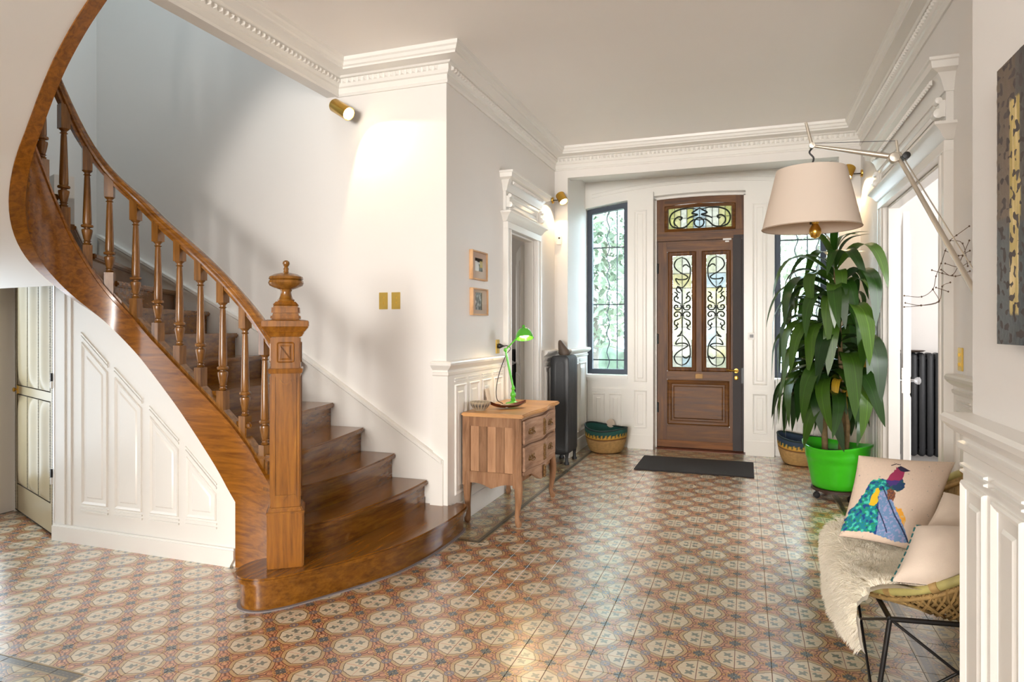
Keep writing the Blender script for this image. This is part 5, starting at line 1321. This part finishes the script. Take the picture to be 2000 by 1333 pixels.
m = MB(); pr = [(.001, .0), (.172, .0), (.19, .012), (.205, .10), (.232, .245), (.236, .25), (.246, .335), (.262, .352), (.264, .368), (.256, .37), (.244, .345), (.225, .25), (.19, .10), (.001, .09)]
dense = []
for (a, b), (c, d) in zip(pr, pr[1:]):
    k = max(1, int(math.hypot(c-a, d-b)/.03)); dense += [(lerp(a, c, i/k), lerp(b, d, i/k)) for i in range(k)]
dense.append(pr[-1]); m.lathe(dense, (0, 0, 0), 64, cap=False)
m.v = [(PX+p[0]*1.04, PY+p[1]*1.04, .092+p[2]*(1+(.055*math.cos(2*math.atan2(p[1], p[0])+1.1) if p[2] > .25 else 0))) for p in m.v]
m.build('tub', M['green'], pot, smooth=50)
m = MB(); m.lathe([(.001, .285), (.12, .29), (.222, .282)], (PX, PY, .092), 24, cap=False); m.build('soil', M['soil'], pot, smooth=60)
plant = thing('house_plant', (PX, PY, .36), 'tall dracaena with long drooping glossy leaves in the green tub', 'plant')
def leafmat(name, c0, c1, tr_=.25):
    m, nt, b = newmat(name); oi = nt.nodes.new('ShaderNodeObjectInfo'); r = nt.nodes.new('ShaderNodeValToRGB')
    r.color_ramp.elements[0].color = (*s2l(c0), 1); r.color_ramp.elements[1].color = (*s2l(c1), 1)
    nt.links.new(oi.outputs['Random'], r.inputs[0])
    tc = nt.nodes.new('ShaderNodeTexCoord'); sp_ = nt.nodes.new('ShaderNodeSeparateXYZ'); nt.links.new(tc.outputs['Object'], sp_.inputs[0])
    st_ = X; X.nt = nt; yv = X(sp_.outputs[1]); stripe = X.m('SINE', yv*340.0)*.06+1.0
    mid = (yv.abs() < .0035)*.5+1.0
    mx = nt.nodes.new('ShaderNodeVectorMath'); mx.operation = 'SCALE'; nt.links.new(r.outputs[0], mx.inputs[0]); nt.links.new((stripe*mid).v, mx.inputs['Scale'])
    nt.links.new(mx.outputs[0], b.inputs['Base Color']); b.inputs['Roughness'].default_value = .28; b.inputs['Specular IOR Level'].default_value = .55
    t = nt.nodes.new('ShaderNodeBsdfTranslucent'); nt.links.new(mx.outputs[0], t.inputs[0]); ms = nt.nodes.new('ShaderNodeMixShader'); ms.inputs[0].default_value = tr_
    nt.links.new(b.outputs[0], ms.inputs[1]); nt.links.new(t.outputs[0], ms.inputs[2]); nt.links.new(ms.outputs[0], nt.nodes['Material Output'].inputs['Surface'])
    return m
M['leaf'] = leafmat('dracaena_leaf', (36, 70, 18), (78, 112, 34)); M['leafy'] = leafmat('yellowing_leaf', (214, 170, 40), (190, 150, 60)); M['leafd'] = leafmat('deep_green_leaf', (26, 52, 18), (48, 80, 28))
def leaf_mesh(e0, turn, w, flop):
    """unit length leaf along +x, drooping; returns point rows"""
    m = MB(); n = 15; x = z = 0.0; e = math.radians(e0); rows = []
    for i in range(n+1):
        t = i/n; ww = w*(.16+.0*t) if t < .12 else w*max(.02, math.sin(PI*min(1, (t-.06)/.94)**.9)**.75)
        dz = .35*ww; tw = flop*t*t
        for k in (-1, 0, 1):
            rows.append((x+tw*0, k*ww*math.cos(tw*.6)+tw*.06, z+(dz if k else 0)*(1-.4*t)+k*ww*math.sin(tw*.6)*.8))
        step = 1/n; x += step*math.cos(e); z += step*math.sin(e)
        e -= math.radians(turn)*(.35+1.5*math.exp(-((t-.44)/.2)**2))/n*1.15
        e = max(e, math.radians(-88))
    m.add(rows, [(i*3+k, (i+1)*3+k, (i+1)*3+k+1, i*3+k+1) for i in range(n) for k in range(2)])
    return m
LV = {}
def leaf(x, y, z, az, L, var, mat='leaf', roll=0):
    key = (var, mat)
    if key not in LV:
        e0, turn, w, fl = LEAFV[var]; ob = leaf_mesh(e0, turn, w, fl).build('leaf', M[mat], smooth=180, local=True, recalc=False); LV[key] = ob
    else: ob = LV[key].copy(); COL.objects.link(ob)
    ob.parent = plant; ob.location = (x-PX, y-PY, z-.36); ob.rotation_euler = (roll, 0, az)
    for _ in range(14):                       # keep every blade clear of the wall and the door surround
        mw = Matrix.LocRotScale(Vector((x, y, z)), ob.rotation_euler, Vector((L, L, L))); bad = False
        for v in ob.data.vertices:
            p = mw @ v.co
            if (p.x > .985 and 5.82 < p.y < 7.2) or (p.x > .97 and p.y > 5.99) or p.x > 1.3: bad = True; break
        if not bad: break
        L *= .88
    ob.scale = (L, L, L)
LEAFV = [(46, 128, .070, .3), (34, 135, .074, -.4), (18, 118, .078, .5), (2, 100, .078, -.2), (44, 160, .068, .6), (26, 150, .076, -.6), (74, 75, .07, .25), (0, 90, .08, .3), (25, 108, .072, -.3)]
rnd = random.Random(21)
def trunk_at(z): return (PX+.01+.03*math.sin(z*2.2), PY-.02+.02*math.cos(z*1.7))
m = MB(); m.tube([(trunk_at(z)[0], trunk_at(z)[1], z) for z in [.37+k*.1 for k in range(18)]], [.028-.0008*k for k in range(18)], 10); m.build('cane', M['trunk'], plant, smooth=60)
m = MB(); m.tube([(PX-.09, PY+.03, .37), (PX-.10, PY+.02, .8), (PX-.12, PY, 1.1)], [.026, .024, .02], 10); m.build('cane', M['trunk'], plant, smooth=60)
m = MB(); m.tube([(PX+.06, PY-.08, .37), (PX+.07, PY-.10, .62), (PX+.06, PY-.10, .86)], [.02, .018, .014], 10); m.build('cane', M['trunk'], plant, smooth=60)
def safe_len(x, y, az, L, reach):
    reach = .70
    ex, ey = x+math.cos(az)*L*reach, y+math.sin(az)*L*reach
    while L > .28:
        ex, ey = x+math.cos(az)*L*reach, y+math.sin(az)*L*reach
        if (ex > .97 and ey > 5.66) or ex > 1.2: L *= .88
        else: break
    return L
ga = 2.39996
for i in range(98):
    t = i/97; z = 2.06-1.25*t**1.0; az = i*ga+rnd.uniform(-.25, .25); x, y = trunk_at(z)
    L = lerp(.56, .86, min(1, t*2.4))*rnd.uniform(.86, 1.12)
    if t < .05: v, L = 6, .46
    elif t < .14: v = rnd.choice([0, 6, 0])
    elif t < .45: v = rnd.choice([0, 1, 4, 5])
    else: v = rnd.choice([1, 2, 4, 5, 3])
    L = safe_len(x, y, az, L, .55)
    leaf(x, y, z, az, L, v, rnd.choice(['leaf', 'leaf', 'leafd']), rnd.uniform(-.25, .25))
for i in range(34):   # second head lower down
    z = 1.12-.30*i/33; az = i*ga+1; x, y = PX-.11, PY
    leaf(x, y, z, az, safe_len(x, y, az, rnd.uniform(.5, .72), .55), rnd.choice([1, 2, 3, 5]), rnd.choice(['leaf', 'leafd', 'leafd']), rnd.uniform(-.3, .3))
for i in range(20):   # small shoot at the front
    z = .90-.16*i/19; az = i*ga+2; x, y = PX+.06, PY-.10
    leaf(x, y, z, az, safe_len(x, y, az, rnd.uniform(.32, .46), .55), rnd.choice([1, 2, 3]), 'leafd', rnd.uniform(-.3, .3))
for z, az, L, v in ((1.92, -1.03, .86, 0), (1.78, -1.12, .92, 1), (1.70, -.98, .74, 0), (1.86, 3.5, .82, 0), (1.74, 3.75, .86, 1), (1.62, 3.35, .88, 0), (1.5, -1.25, .85, 5), (1.38, 3.6, .85, 1), (1.2, 3.2, .8, 1), (1.55, -1.9, .8, 4), (1.42, -2.2, .78, 5), (1.66, -1.6, .72, 4), (.92, 3.3, .6, 1), (.86, 3.6, .58, 1), (.95, 3.0, .56, 0)):
    x, y = trunk_at(z); leaf(x, y, z, az, L, v, 'leaf')
for z, az, L, v in ((1.12, -1.0, .5, 4), (.98, -1.9, .42, 5), (.86, -1.5, .36, 4)):
    x, y = trunk_at(z); leaf(x, y, z, az, L, v, 'leafy')

# ------------------------------------------------------------------ big cantilever lamp
lp = thing('wall_arm_lamp', (1.035, 2.98, 1.22), 'big cream lamp shade on a long jointed aluminium arm', 'lamp')
def rod(name, pts, r, mat='alu', seg=10): q = MB(); q.tube(pts, r, seg); return q.build(name, M[mat], lp, smooth=60)
E0, E1, HK = Vector((1.0, 2.99, 1.24)), Vector((.70, 3.625, 2.275)), Vector((.325, 3.725, 2.393))
rod('lower_arm', [E0, lerp(E0, E1, .5), E1], [.013, .012, .010]); rod('tension_rod', [E0+Vector((.012, .02, .10)), E1+Vector((.01, .02, .03))], .003)
rod('upper_arm', [E1, lerp(E1, HK, .5), HK], [.014, .012, .008]); rod('tip', [HK, (.297, 3.736, 2.519)], [.009, .007])
rod('king_post', [E1, E1+Vector((-.008, .01, .085))], .006); rod('tension_wire', [E1+Vector((-.008, .01, .085)), HK+Vector((.01, 0, .012))], .0016, 'black', 6)
q = MB(); q.lathe([(.001, -.024), (.022, -.022), (.027, -.012), (.027, .012), (.022, .022), (.001, .024)], seg=20, fn=lambda p: (E1.x-.02+p[0], E1.y+p[2], E1.z+p[1])); q.build('elbow_joint', M['alu'], lp, smooth=50)
q = MB(); q.lathe([(.001, -.026), (.017, -.024), (.017, .024), (.001, .026)], seg=16, fn=lambda p: (E1.x+.03+p[0], E1.y+p[2], E1.z+p[1]+.004)); q.build('knob', M['black'], lp, smooth=50)
q = MB(); q.lathe([(.001, -.018), (.014, -.017), (.016, 0), (.014, .017), (.001, .018)], seg=16, fn=lambda p: (HK.x+p[0], HK.y+p[2], HK.z+p[1])); q.build('end_joint', M['alu'], lp, smooth=50)
rod('cord', catmull([HK+Vector((.0, 0, -.012)), HK+Vector((-.012, -.002, -.035)), HK+Vector((.008, .0, -.065)), (.322, 3.723, 2.288)], 6), .0045, 'black', 8)
LX, LY = .320, 3.723
q = MB(); zt, zb_, rt, rb = 2.268, 1.965, .168, .238
q.lathe([(rt, zt), (rb, zb_), (rb-.004, zb_), (rt-.004, zt-.004)], (LX, LY, 0), 64, cap=False); q.add([], [])
q.f += [(3*64+k, 3*64+(k+1) % 64, (k+1) % 64, k) for k in range(64)]; q.mi += [0]*64
shm = M['shade']; nt = shm.node_tree; b = nt.nodes['Principled BSDF']; tl = nt.nodes.new('ShaderNodeBsdfTranslucent'); tl.inputs[0].default_value = (*s2l((232, 210, 186)), 1); ms = nt.nodes.new('ShaderNodeMixShader'); ms.inputs[0].default_value = .35
nt.links.new(b.outputs[0], ms.inputs[1]); nt.links.new(tl.outputs[0], ms.inputs[2]); nt.links.new(ms.outputs[0], nt.nodes['Material Output'].inputs['Surface'])
q.build('lamp_shade', M['shade'], lp, smooth=50)
q = MB(); q.lathe([(.001, zt-.004), (rt-.006, zt-.006), (rt-.006, zt-.010), (.001, zt-.008)], (LX, LY, 0), 48, cap=False); q.build('shade_top', M['shade'], lp)
q = MB(); q.tube([(LX, LY, zt-.0), (LX, LY, 1.985)], .006, 8); q.build('stem', M['black'], lp)
q = MB(); q.lathe([(.012, 0), (.018, -.01), (.018, -.05), (.014, -.055), (.028, -.08), (.030, -.10), (.02, -.122), (.001, -.13)], (LX+.02, LY, 2.04), 16, cap=False); q.build('bulb', M['brass'], lp, smooth=50)
q = MB(); q.tube([(LX+rb*math.cos(a), LY+rb*math.sin(a), zb_) for a in [k*PI/32 for k in range(64)]], .003, 6, closed=True); q.build('hem', plain('shade_hem', (176, 156, 136), .8), lp)
q = MB(); q.box((1.0, 2.94, 1.14), (1.033, 3.04, 1.30)); q.build('wall_bracket', M['alu'], lp, bevel=.006)

# ------------------------------------------------------------------ rattan lounge chair with throw and cushions
chair = thing('rattan_chair', (.76, 3.13, 0), 'low rattan scoop chair on thin black wire legs', 'chair')
def rimp(a):
    """a: 0 at the front (-x), pi at the back; the near side is a<0"""
    x = .735-.315*math.cos(a); y = 3.15+.50*math.sin(a)*(1-.12*math.cos(a)); k = (1-math.cos(a))/2
    return Vector((x, y, .405+.47*k**1.25))
RA = [2*PI*k/96 for k in range(96)]
q = MB(); q.tube([rimp(a) for a in RA], .016, 10, closed=True); q.build('rim', M['bamboo'], chair, smooth=60)
q = MB(); q.tube([rimp(a)+Vector((0, 0, -.03))+(Vector((.735, 3.15, .4))-rimp(a))*.03 for a in RA], .010, 8, closed=True); q.build('lower_rim', M['wicker'], chair, smooth=60)
def shell(a, t):
    p = rimp(a); c = Vector((.74+.16*(p.x-.735)/.315, 3.15+.30*(p.y-3.15)/.5, .385)); b = p.lerp(c, t); b.z = lerp(p.z, .385, min(1, t*1.15)**.62); return b
q = MB(); q.grid(96, 8, lambda u, v: shell(2*PI*u, v)); n0 = len(q.v); q.add([tuple(shell(2*PI*k/16, 1)) for k in range(16)], [list(range(16))]); q.build('inner_shell', M['wicker'], chair, smooth=60, recalc=False)
sw = MB(); rr = random.Random(4)
for k in range(170):
    a0 = 2*PI*k/170; sl = .28*(1 if k % 2 else -1)
    sw.tube([shell(a0+sl*t+rr.uniform(-.01, .01), t)+Vector((0, 0, -.008-.006*(k % 3))) for t in [0, .12, .25, .4, .55, .7, .85, 1]], .0055, 4, cap=False)
tag(sw.build('woven_strands', M['wicker'], chair, smooth=60), kind='stuff')
for a in [2*PI*k/14+.1 for k in range(14)]:
    p = rimp(a); d = (rimp(a+.02)-rimp(a-.02)).normalized(); q = MB(); q.tube([p-d*.014, p+d*.014], .0205, 8); q.build('binding', M['wicker'], chair, smooth=60)
FT = [(.50, 2.735, .378), (.98, 2.80, .378), (.98, 3.50, .378), (.48, 3.55, .378)]
FF = [(.455, 2.755, .006), (1.0, 2.72, .006), (1.0, 3.58, .006), (.43, 3.60, .006)]
for i in range(4):
    q = MB(); q.tube([FT[i], FT[(i+1) % 4]], .010, 8); q.build('frame_bar', M['black'], chair, smooth=60)
    q = MB(); q.tube([FT[i], FF[i]], .009, 8); q.build('leg', M['black'], chair, smooth=60)
for a, b in ((0, 1), (1, 0), (0, 3), (3, 0), (1, 2), (2, 1)):
    q = MB(); q.tube([FT[a], FF[b]], .0055, 8); q.build('brace', M['black'], chair, smooth=60)
# sheepskin
def skin(u, v):
    prof = [(.88, .60), (.80, .53), (.70, .492), (.58, .468), (.47, .466), (.405, .458), (.362, .425), (.345, .36), (.348, .28), (.356, .205)]
    s_ = v*(len(prof)-1); i = min(int(s_), len(prof)-2); t = s_-i; x = lerp(prof[i][0], prof[i+1][0], t); z = lerp(prof[i][1], prof[i+1][1], t)
    e = (u-.5)*2; half = .455*(1-.16*max(0, v-.86)/.14)
    y = 3.15+e*half-.03*(v-.5); z += .075*max(0, -e)*max(0, v-.55)/.45+.03*noise.noise(Vector((u*3, v*4, 2)))+.05*abs(e)**3*(1-v) - .05*abs(e)**4*(v > .5)*v
    x += .03*noise.noise(Vector((u*2.5, v*3, 7)))+.05*abs(e)**3*max(0, v-.4)+(.045*max(0, -e)*max(0, v-.45))
    return Vector((x, y, z))
thr_ = thing('sheepskin_throw', (.5, 3.18, .44), 'fluffy cream sheepskin draped over the rattan chair front', 'throw')
q = MB(); NU, NVV = 40, 48; q.grid(NU, NVV, lambda u, v: tuple(skin(u, v)+Vector((0, 0, .012))))
top_v = list(q.v); q.add([(x+.012*(1 if z < .4 else 0), y, z-.016) for x, y, z in top_v], [f[::-1] for f in list(q.f)]); q.build('hide', M['fleece'], thr_, smooth=180, recalc=False)
fl = MB(); rr = random.Random(9); vs = []; fs = []
for k in range(52000):
    u, v = rr.random(), rr.random()**.9
    p = skin(u, v); du = skin(min(1, u+.01), v)-skin(max(0, u-.01), v); dv = skin(u, min(1, v+.01))-skin(u, max(0, v-.01)); n = du.cross(dv)
    if n.length < 1e-9: continue
    n.normalize()
    if n.z < -.2 or (v < .6 and n.z < 0): n = -n
    if v > .68 and n.x > 0: n = -n
    cl_ = Vector((noise.noise(Vector((u*16, v*16, 1))), noise.noise(Vector((u*16, v*16, 5))), noise.noise(Vector((u*16, v*16, 9)))))
    h = rr.uniform(.020, .038); d = (n+cl_*.9+Vector((rr.uniform(-.35, .35), rr.uniform(-.35, .35), -.35*v-.1))).normalized(); s_ = Vector((rr.gauss(0, 1), rr.gauss(0, 1), rr.gauss(0, 1))).cross(d).normalized()*.0016
    b0 = p+Vector((0, 0, .012)); m1_ = b0+d*h*.6; t1 = b0+d*h+Vector((0, 0, -h*.25)); i = len(vs)
    vs += [tuple(b0-s_), tuple(b0+s_), tuple(m1_+s_*.8), tuple(m1_-s_*.8), tuple(t1)]; fs += [(i, i+1, i+2, i+3), (i+3, i+2, i+4)]
fl.add(vs, fs); tag(fl.build('fleece', M['fleece'], thr_, recalc=False), kind='stuff')
# cushions: four corners + belly
def cushion(name, c4, T, label, fn, back=True, N=56, pinch=.05, up=None):
    TL, TR, BR, BL = [Vector(p) for p in c4]; ctr = (TL+TR+BR+BL)/4; nrm = (TR-TL).cross(TL-BL).normalized()
    if nrm.dot(Vector((0, 0, 1.45))-ctr) < 0: nrm = -nrm
    t = thing(name, tuple((BL+BR)/2), label, 'cushion')
    def pt(u, v, sg):
        a, b = 2*u-1, 2*v-1; pu = .5+.5*a*(1-pinch*(1-b*b)); pv = .5+.5*b*(1-pinch*(1-a*a))
        p = BL.lerp(BR, pu).lerp(TL.lerp(TR, pu), pv); th = T*((1-abs(a)**2.6)*(1-abs(b)**2.6))**.5
        w = .006*noise.noise(Vector((u*4, v*4, 3*sg)))
        return p+nrm*(sg*(th+.002)+w*(1-a*a)*(1-b*b))
    q = MB(); q.grid(N, N, lambda u, v: tuple(pt(u, v, 1)))
    if fn:
        cols = [s2l(fn(i/N, j/N)) for i in range(N+1) for j in range(N+1)]; q.build('front_cover', M['print'], t, smooth=180, colors=cols, recalc=False)
    else: q.build('front_cover', M['linen'], t, smooth=180, recalc=False)
    q = MB(); q.grid(N//2, N//2, lambda u, v: tuple(pt(u, v, -1))); q.build('back_cover', M['linen'], t, smooth=180, recalc=False)
    return t, pt
PKX = [(1677, 890), (1866, 903), (1795, 1080), (1640, 1045)]
def inpoly(x, y, P):
    c = False; j = len(P)-1
    for i in range(len(P)):
        if (P[i][1] > y) != (P[j][1] > y) and x < (P[j][0]-P[i][0])*(y-P[i][1])/(P[j][1]-P[i][1])+P[i][0]: c = not c
        j = i
    return c
def segd(x, y, a, b):
    ax, ay = a; bx, by = b; t = max(0, min(1, ((x-ax)*(bx-ax)+(y-ay)*(by-ay))/((bx-ax)**2+(by-ay)**2))); return math.hypot(x-ax-t*(bx-ax), y-ay-t*(by-ay))
TAIL = [(1680, 968), (1690, 950), (1706, 944), (1722, 948), (1733, 960), (1730, 985), (1738, 1010), (1765, 1066), (1735, 1062), (1690, 1046), (1640, 1036), (1652, 1005), (1668, 985)]
NECK = [(1718, 952), (1730, 935), (1742, 922), (1754, 922), (1758, 932), (1752, 945), (1742, 956), (1728, 962)]
HEAD = [(1744, 921), (1752, 917), (1760, 922), (1770, 929), (1758, 931), (1750, 930)]
BREAST = [(1722, 952), (1736, 948), (1752, 945), (1757, 955), (1753, 968), (1742, 972), (1728, 968), (1718, 960)]
YEL_ = [(1690, 985), (1698, 964), (1706, 966), (1702, 995), (1692, 1000), (1685, 994)]
BROWN = [(1720, 970), (1730, 964), (1737, 976), (1733, 992), (1724, 988)]
GOLD_ = [(1730, 1000), (1748, 1008), (1756, 1026), (1750, 1046), (1742, 1040), (1736, 1020)]
def peacock(u, v):
    TLp, TRp, BRp, BLp = PKX
    x = lerp(lerp(BLp[0], BRp[0], u), lerp(TLp[0], TRp[0], u), v); y = lerp(lerp(BLp[1], BRp[1], u), lerp(TLp[1], TRp[1], u), v)
    n = noise.noise(Vector((x*.06, y*.06, 1))); m = noise.noise(Vector((x*.16, y*.16, 4))); k = noise.noise(Vector((x*.3, y*.3, 9)))
    xx, yy = x+3*m, y+3*noise.noise(Vector((x*.16, y*.16, 14)))
    if inpoly(x, y, HEAD): return (40, 36, 62)
    if segd(x, y, (1734, 916), (1744, 912)) < 1 or segd(x, y, (1744, 912), (1752, 914)) < 1: return (60, 50, 56)
    if inpoly(xx, yy, NECK): return (150, 44, 84) if y < 950+6*n else (72, 50, 120)
    if inpoly(xx, yy, BREAST): return (30, 60, 96) if n+m < .15 else (44, 92, 78)
    if inpoly(xx, yy, YEL_): return (226, 186, 36)
    if inpoly(xx, yy, BROWN): return (134, 84, 52) if k < .1 else (90, 60, 60)
    if inpoly(xx, yy, TAIL):
        if segd(x, y, (1712, 962), (1735, 1020)) < 1.3 or segd(x, y, (1735, 1020), (1764, 1066)) < 1.4 or segd(x, y, (1700, 1000), (1722, 1048)) < 1.1: return (30, 44, 80)
        if x > 1704 and y > 968+.4*abs(x-1715):
            return (108, 140, 180) if m+k < .2 else (150, 150, 190)
        if m > .22: return (24, 66, 130)
        if m < -.25: return (70, 190, 170)
        if k > .25: return (40, 140, 84)
        return (18, 122, 140) if n < .1 else (20, 140, 118)
    if inpoly(xx, yy, GOLD_): return (226, 160, 52) if m > -.2 else (214, 176, 110)
    if k+m > .93: return (150, 150, 140)
    g = 1+.02*k
    return (214*g, 193*g, 174*g)
cushion('printed_cushion', [(.501, 3.448, .848), (.911, 3.531, .829), (.70, 3.16, .50), (.387, 3.20, .53)], .065, 'square beige cushion printed with a watercolour peacock', peacock, N=240)
c2, p2 = cushion('plain_cushion', [(.611, 2.872, .692), (.90, 2.90, .70), (.80, 2.70, .52), (.495, 2.690, .530)], .078, 'cream cushion with dashed teal piping lying at the chair front', None, N=40)
for k in range(9):
    a0, a1 = k/9+.01, (k+.62)/9
    for (f, nm) in ((lambda t: (.0, t), 'v'), (lambda t: (t, 1.0), 'u')):
        q = MB(); q.tube([p2(*f(lerp(a0, a1, i/4)), 1) for i in range(5)], .0045, 6); q.build('piping', M['teal'], c2, smooth=60)
c3, p3 = cushion('plain_cushion', [(.775, 3.163, .766), (.95, 3.13, .72), (.86, 2.97, .60), (.665, 2.976, .652)], .045, 'cream cushion tucked behind the piped cushion in the rattan chair', None, N=30)

# ------------------------------------------------------------------ canvas, wire sculpture, open doors
t = thing('abstract_canvas', (.6, 1.40, 1.40), 'dark abstract canvas with yellow and white vertical streaks', 'painting')
q = MB(); f = onx(.597, -1); y0, y1, z0, z1 = .90, 1.85, 1.411, 2.057
def canvas_col(u, v):
    y = u*1.0; z = v*.7; s1 = noise.noise(Vector((y*9, z*1.2, 2))); s2 = noise.noise(Vector((y*26, z*3, 5))); s3 = noise.noise(Vector((y*70, z*9, 7))); w = (1-u)
    c = [76+24*s1+14*s2+7*s3, 68+22*s1+12*s2+7*s3, 64+20*s1+12*s2+6*s3]
    if v > .45 and s1 > -.1: c = [c[0]+18, c[1]+8, c[2]-4]
    if v < .42: c = [c[0]-6, c[1]+4, c[2]+10]
    k = noise.noise(Vector((y*24, z*.9, 11)))
    if k > .36 and .07 < w: c = [150+60*s3, 148+60*s3, 136+60*s3]
    if .085 < w < .16+.03*s1 and .1 < v < .85 and s2+.2*s3 > -.25: c = [196+60*s3, 172+60*s3, 104+80*s3]
    if w > .2 and s1 > .2: c = [150+40*s2, 124+40*s2, 86+30*s2]
    return tuple(max(10, min(240, x)) for x in c)
NU, NV_ = 150, 90; q.grid(NU, NV_, lambda u, v: (f(y0+u*(y1-y0), z0+v*(z1-z0), .0352+.0012*noise.noise(Vector((u*50, v*40, 1))))))
q.build('painted_face', M['photo'] if False else vcol('oil_paint', .45, .3, 120), t, colors=[s2l(canvas_col(i/NU, j/NV_)) for i in range(NU+1) for j in range(NV_+1)], recalc=False)
q = MB(); q.prism(rect(y0, z0, y1, z1), f, 0, .035); q.build('stretcher', plain('canvas_edge', (78, 70, 66), .8, var=.3, vs=30), t)
# wire sculpture by the near door casing
ws = thing('wire_sculpture', (1.02, 3.9, 1.75), 'spidery rusty wire sculpture jutting from the wall by the lamp arm', 'sculpture')
def wp(u, v, w): return Vector((w*(-.3355+.942*(u-1000)/1280), w*(.942+.3355*(u-1000)/1280), 1.45+w*(640-v)/1280))
WL = [[(1766, 578, 3.42), (1800, 580, 3.4), (1822, 565, 3.38), (1828, 540, 3.36), (1838, 515, 3.34), (1846, 490, 3.3), (1856, 470, 3.28), (1868, 460, 3.26), (1893, 442, 3.22)],
      [(1768, 592, 3.40), (1798, 597, 3.38), (1833, 590, 3.36), (1822, 566, 3.38)], [(1766, 600, 3.38), (1800, 597, 3.36), (1834, 588, 3.34), (1840, 560, 3.33), (1856, 552, 3.3)],
      [(1820, 528, 3.36), (1840, 534, 3.32), (1866, 540, 3.28), (1894, 530, 3.22)], [(1846, 515, 3.34), (1872, 522, 3.28), (1894, 512, 3.22)], [(1828, 562, 3.36), (1852, 570, 3.32)],
      [(1838, 527, 3.34), (1860, 538, 3.3), (1880, 500, 3.25), (1893, 470, 3.22)], [(1846, 490, 3.32), (1872, 500, 3.27), (1894, 490, 3.22)], [(1856, 470, 3.3), (1880, 476, 3.25), (1890, 520, 3.22)]]
nodes = []
for w_ in WL:
    pts = [wp(*p) for p in w_]; q = MB(); q.tube(catmull(pts, 4), .0016, 5); q.build('wire', M['wire'], ws); nodes += pts
q = MB()
for p in nodes: q.lathe([(.001, -.005), (.005, 0), (.001, .005)], tuple(p), 6, cap=False)
tag(q.build('knots', M['wire'], ws), kind='stuff')
# glazed leaf of the wide doorway, swung back into the side room
d3 = thing('door_3', (1.315, 6.72, 0), 'white door leaf with glass knob swung open into the side room', 'door', kind='structure')
A3, B3 = Vector((1.155, 5.70)), Vector((1.34, 6.55)); D3 = (B3-A3).normalized(); N3 = Vector((D3.y, -D3.x))
def f3(a, b, d): q_ = A3+D3*a+N3*d; return (q_.x, q_.y, b)
# the leaf has to clear the wall: it hangs in the plane just inside the room
A3, B3 = Vector((1.165, 5.875)), Vector((1.315, 6.72)); D3 = (B3-A3).normalized(); N3 = Vector((D3.y, -D3.x))
L3 = (B3-A3).length
q = MB(); q.prism(rect(0, .01, L3, 2.36), f3, 0, .045); q.build('leaf', M['trim'], d3, bevel=.003)
for z0, z1 in ((.2, .9), (1.05, 2.2)):
    q = MB(); panel(q, rect(.12, z0, L3-.12, z1), lambda a, b, d: f3(a, b, .045+d), .03, .012); q.build('panel', M['trim'], d3, smooth=30)
for sg in (1, -1):
    q = MB(); off = .045 if sg > 0 else 0
    q.lathe([(.012, 0), (.012, .03), (.022, .04), (.03, .055), (.028, .07), (.012, .078), (.001, .079)], seg=14, fn=lambda p: f3(.07+p[0], 1.03+p[1], off+sg*p[2])); q.build('glass_knob', M['crystal'], d3, smooth=30)
    q = MB(); q.prism(rect(.045, .93, .095, 1.13), lambda a, b, d: f3(a, b, off+sg*d), -.001, .006); q.build('finger_plate', M['alu'], d3, bevel=.002)
# narrow doorway: leaf open into the study
d2 = thing('door_2', (-2.175, 6.375, 0), 'cream door leaf with glass knob half open in the narrow doorway', 'door', kind='structure')
A2, B2 = Vector((-2.175, 6.375)), Vector((-2.47, 7.08)); D2 = (B2-A2).normalized(); N2 = Vector((D2.y, -D2.x))
if N2.x < 0: N2 = -N2
N2 = -N2
def f2(a, b, d): q_ = A2+D2*a+N2*d; return (q_.x, q_.y, b)
L2_ = (B2-A2).length
q = MB(); q.prism(rect(0, .01, L2_, 2.30), f2, -.04, 0); q.build('leaf', M['trim'], d2, bevel=.003)
for z0, z1 in ((.2, .95), (1.05, 2.15)):
    q = MB(); panel(q, rect(.12, z0, L2_-.12, z1), f2, .03, .014); q.build('panel', M['trim'], d2, smooth=30)
q = MB(); q.lathe([(.012, 0), (.012, .03), (.022, .04), (.03, .055), (.028, .07), (.012, .078), (.001, .079)], seg=14, fn=lambda p: f2(L2_-.07+p[0], 1.05+p[1], p[2])); q.build('glass_knob', M['crystal'], d2, smooth=30)
q = MB(); q.prism(rect(L2_-.10, .95, L2_-.04, 1.18), f2, -.001, .005); q.build('finger_plate', M['alu'], d2, bevel=.002)
column_radiator('radiator', -3.16, -2.64, 7.88, 8.08, 1.17, 'black radiator glimpsed through the narrow doorway', 'x', 8, .01)

q = MB(); q.hexa([(-1.965, 4.93, CT), (-1.962, 4.93, CT), (-1.962, 5.02, CT), (-1.965, 5.02, CT), (-1.990, 4.93, CT+.13), (-1.987, 4.93, CT+.13), (-1.987, 5.02, CT+.13), (-1.990, 5.02, CT+.13)])
tag(q.build('paper_card', M['linen'], origin=(-1.965, 4.975, CT)), 'small cream card leaning against the dado behind the tray', 'card')
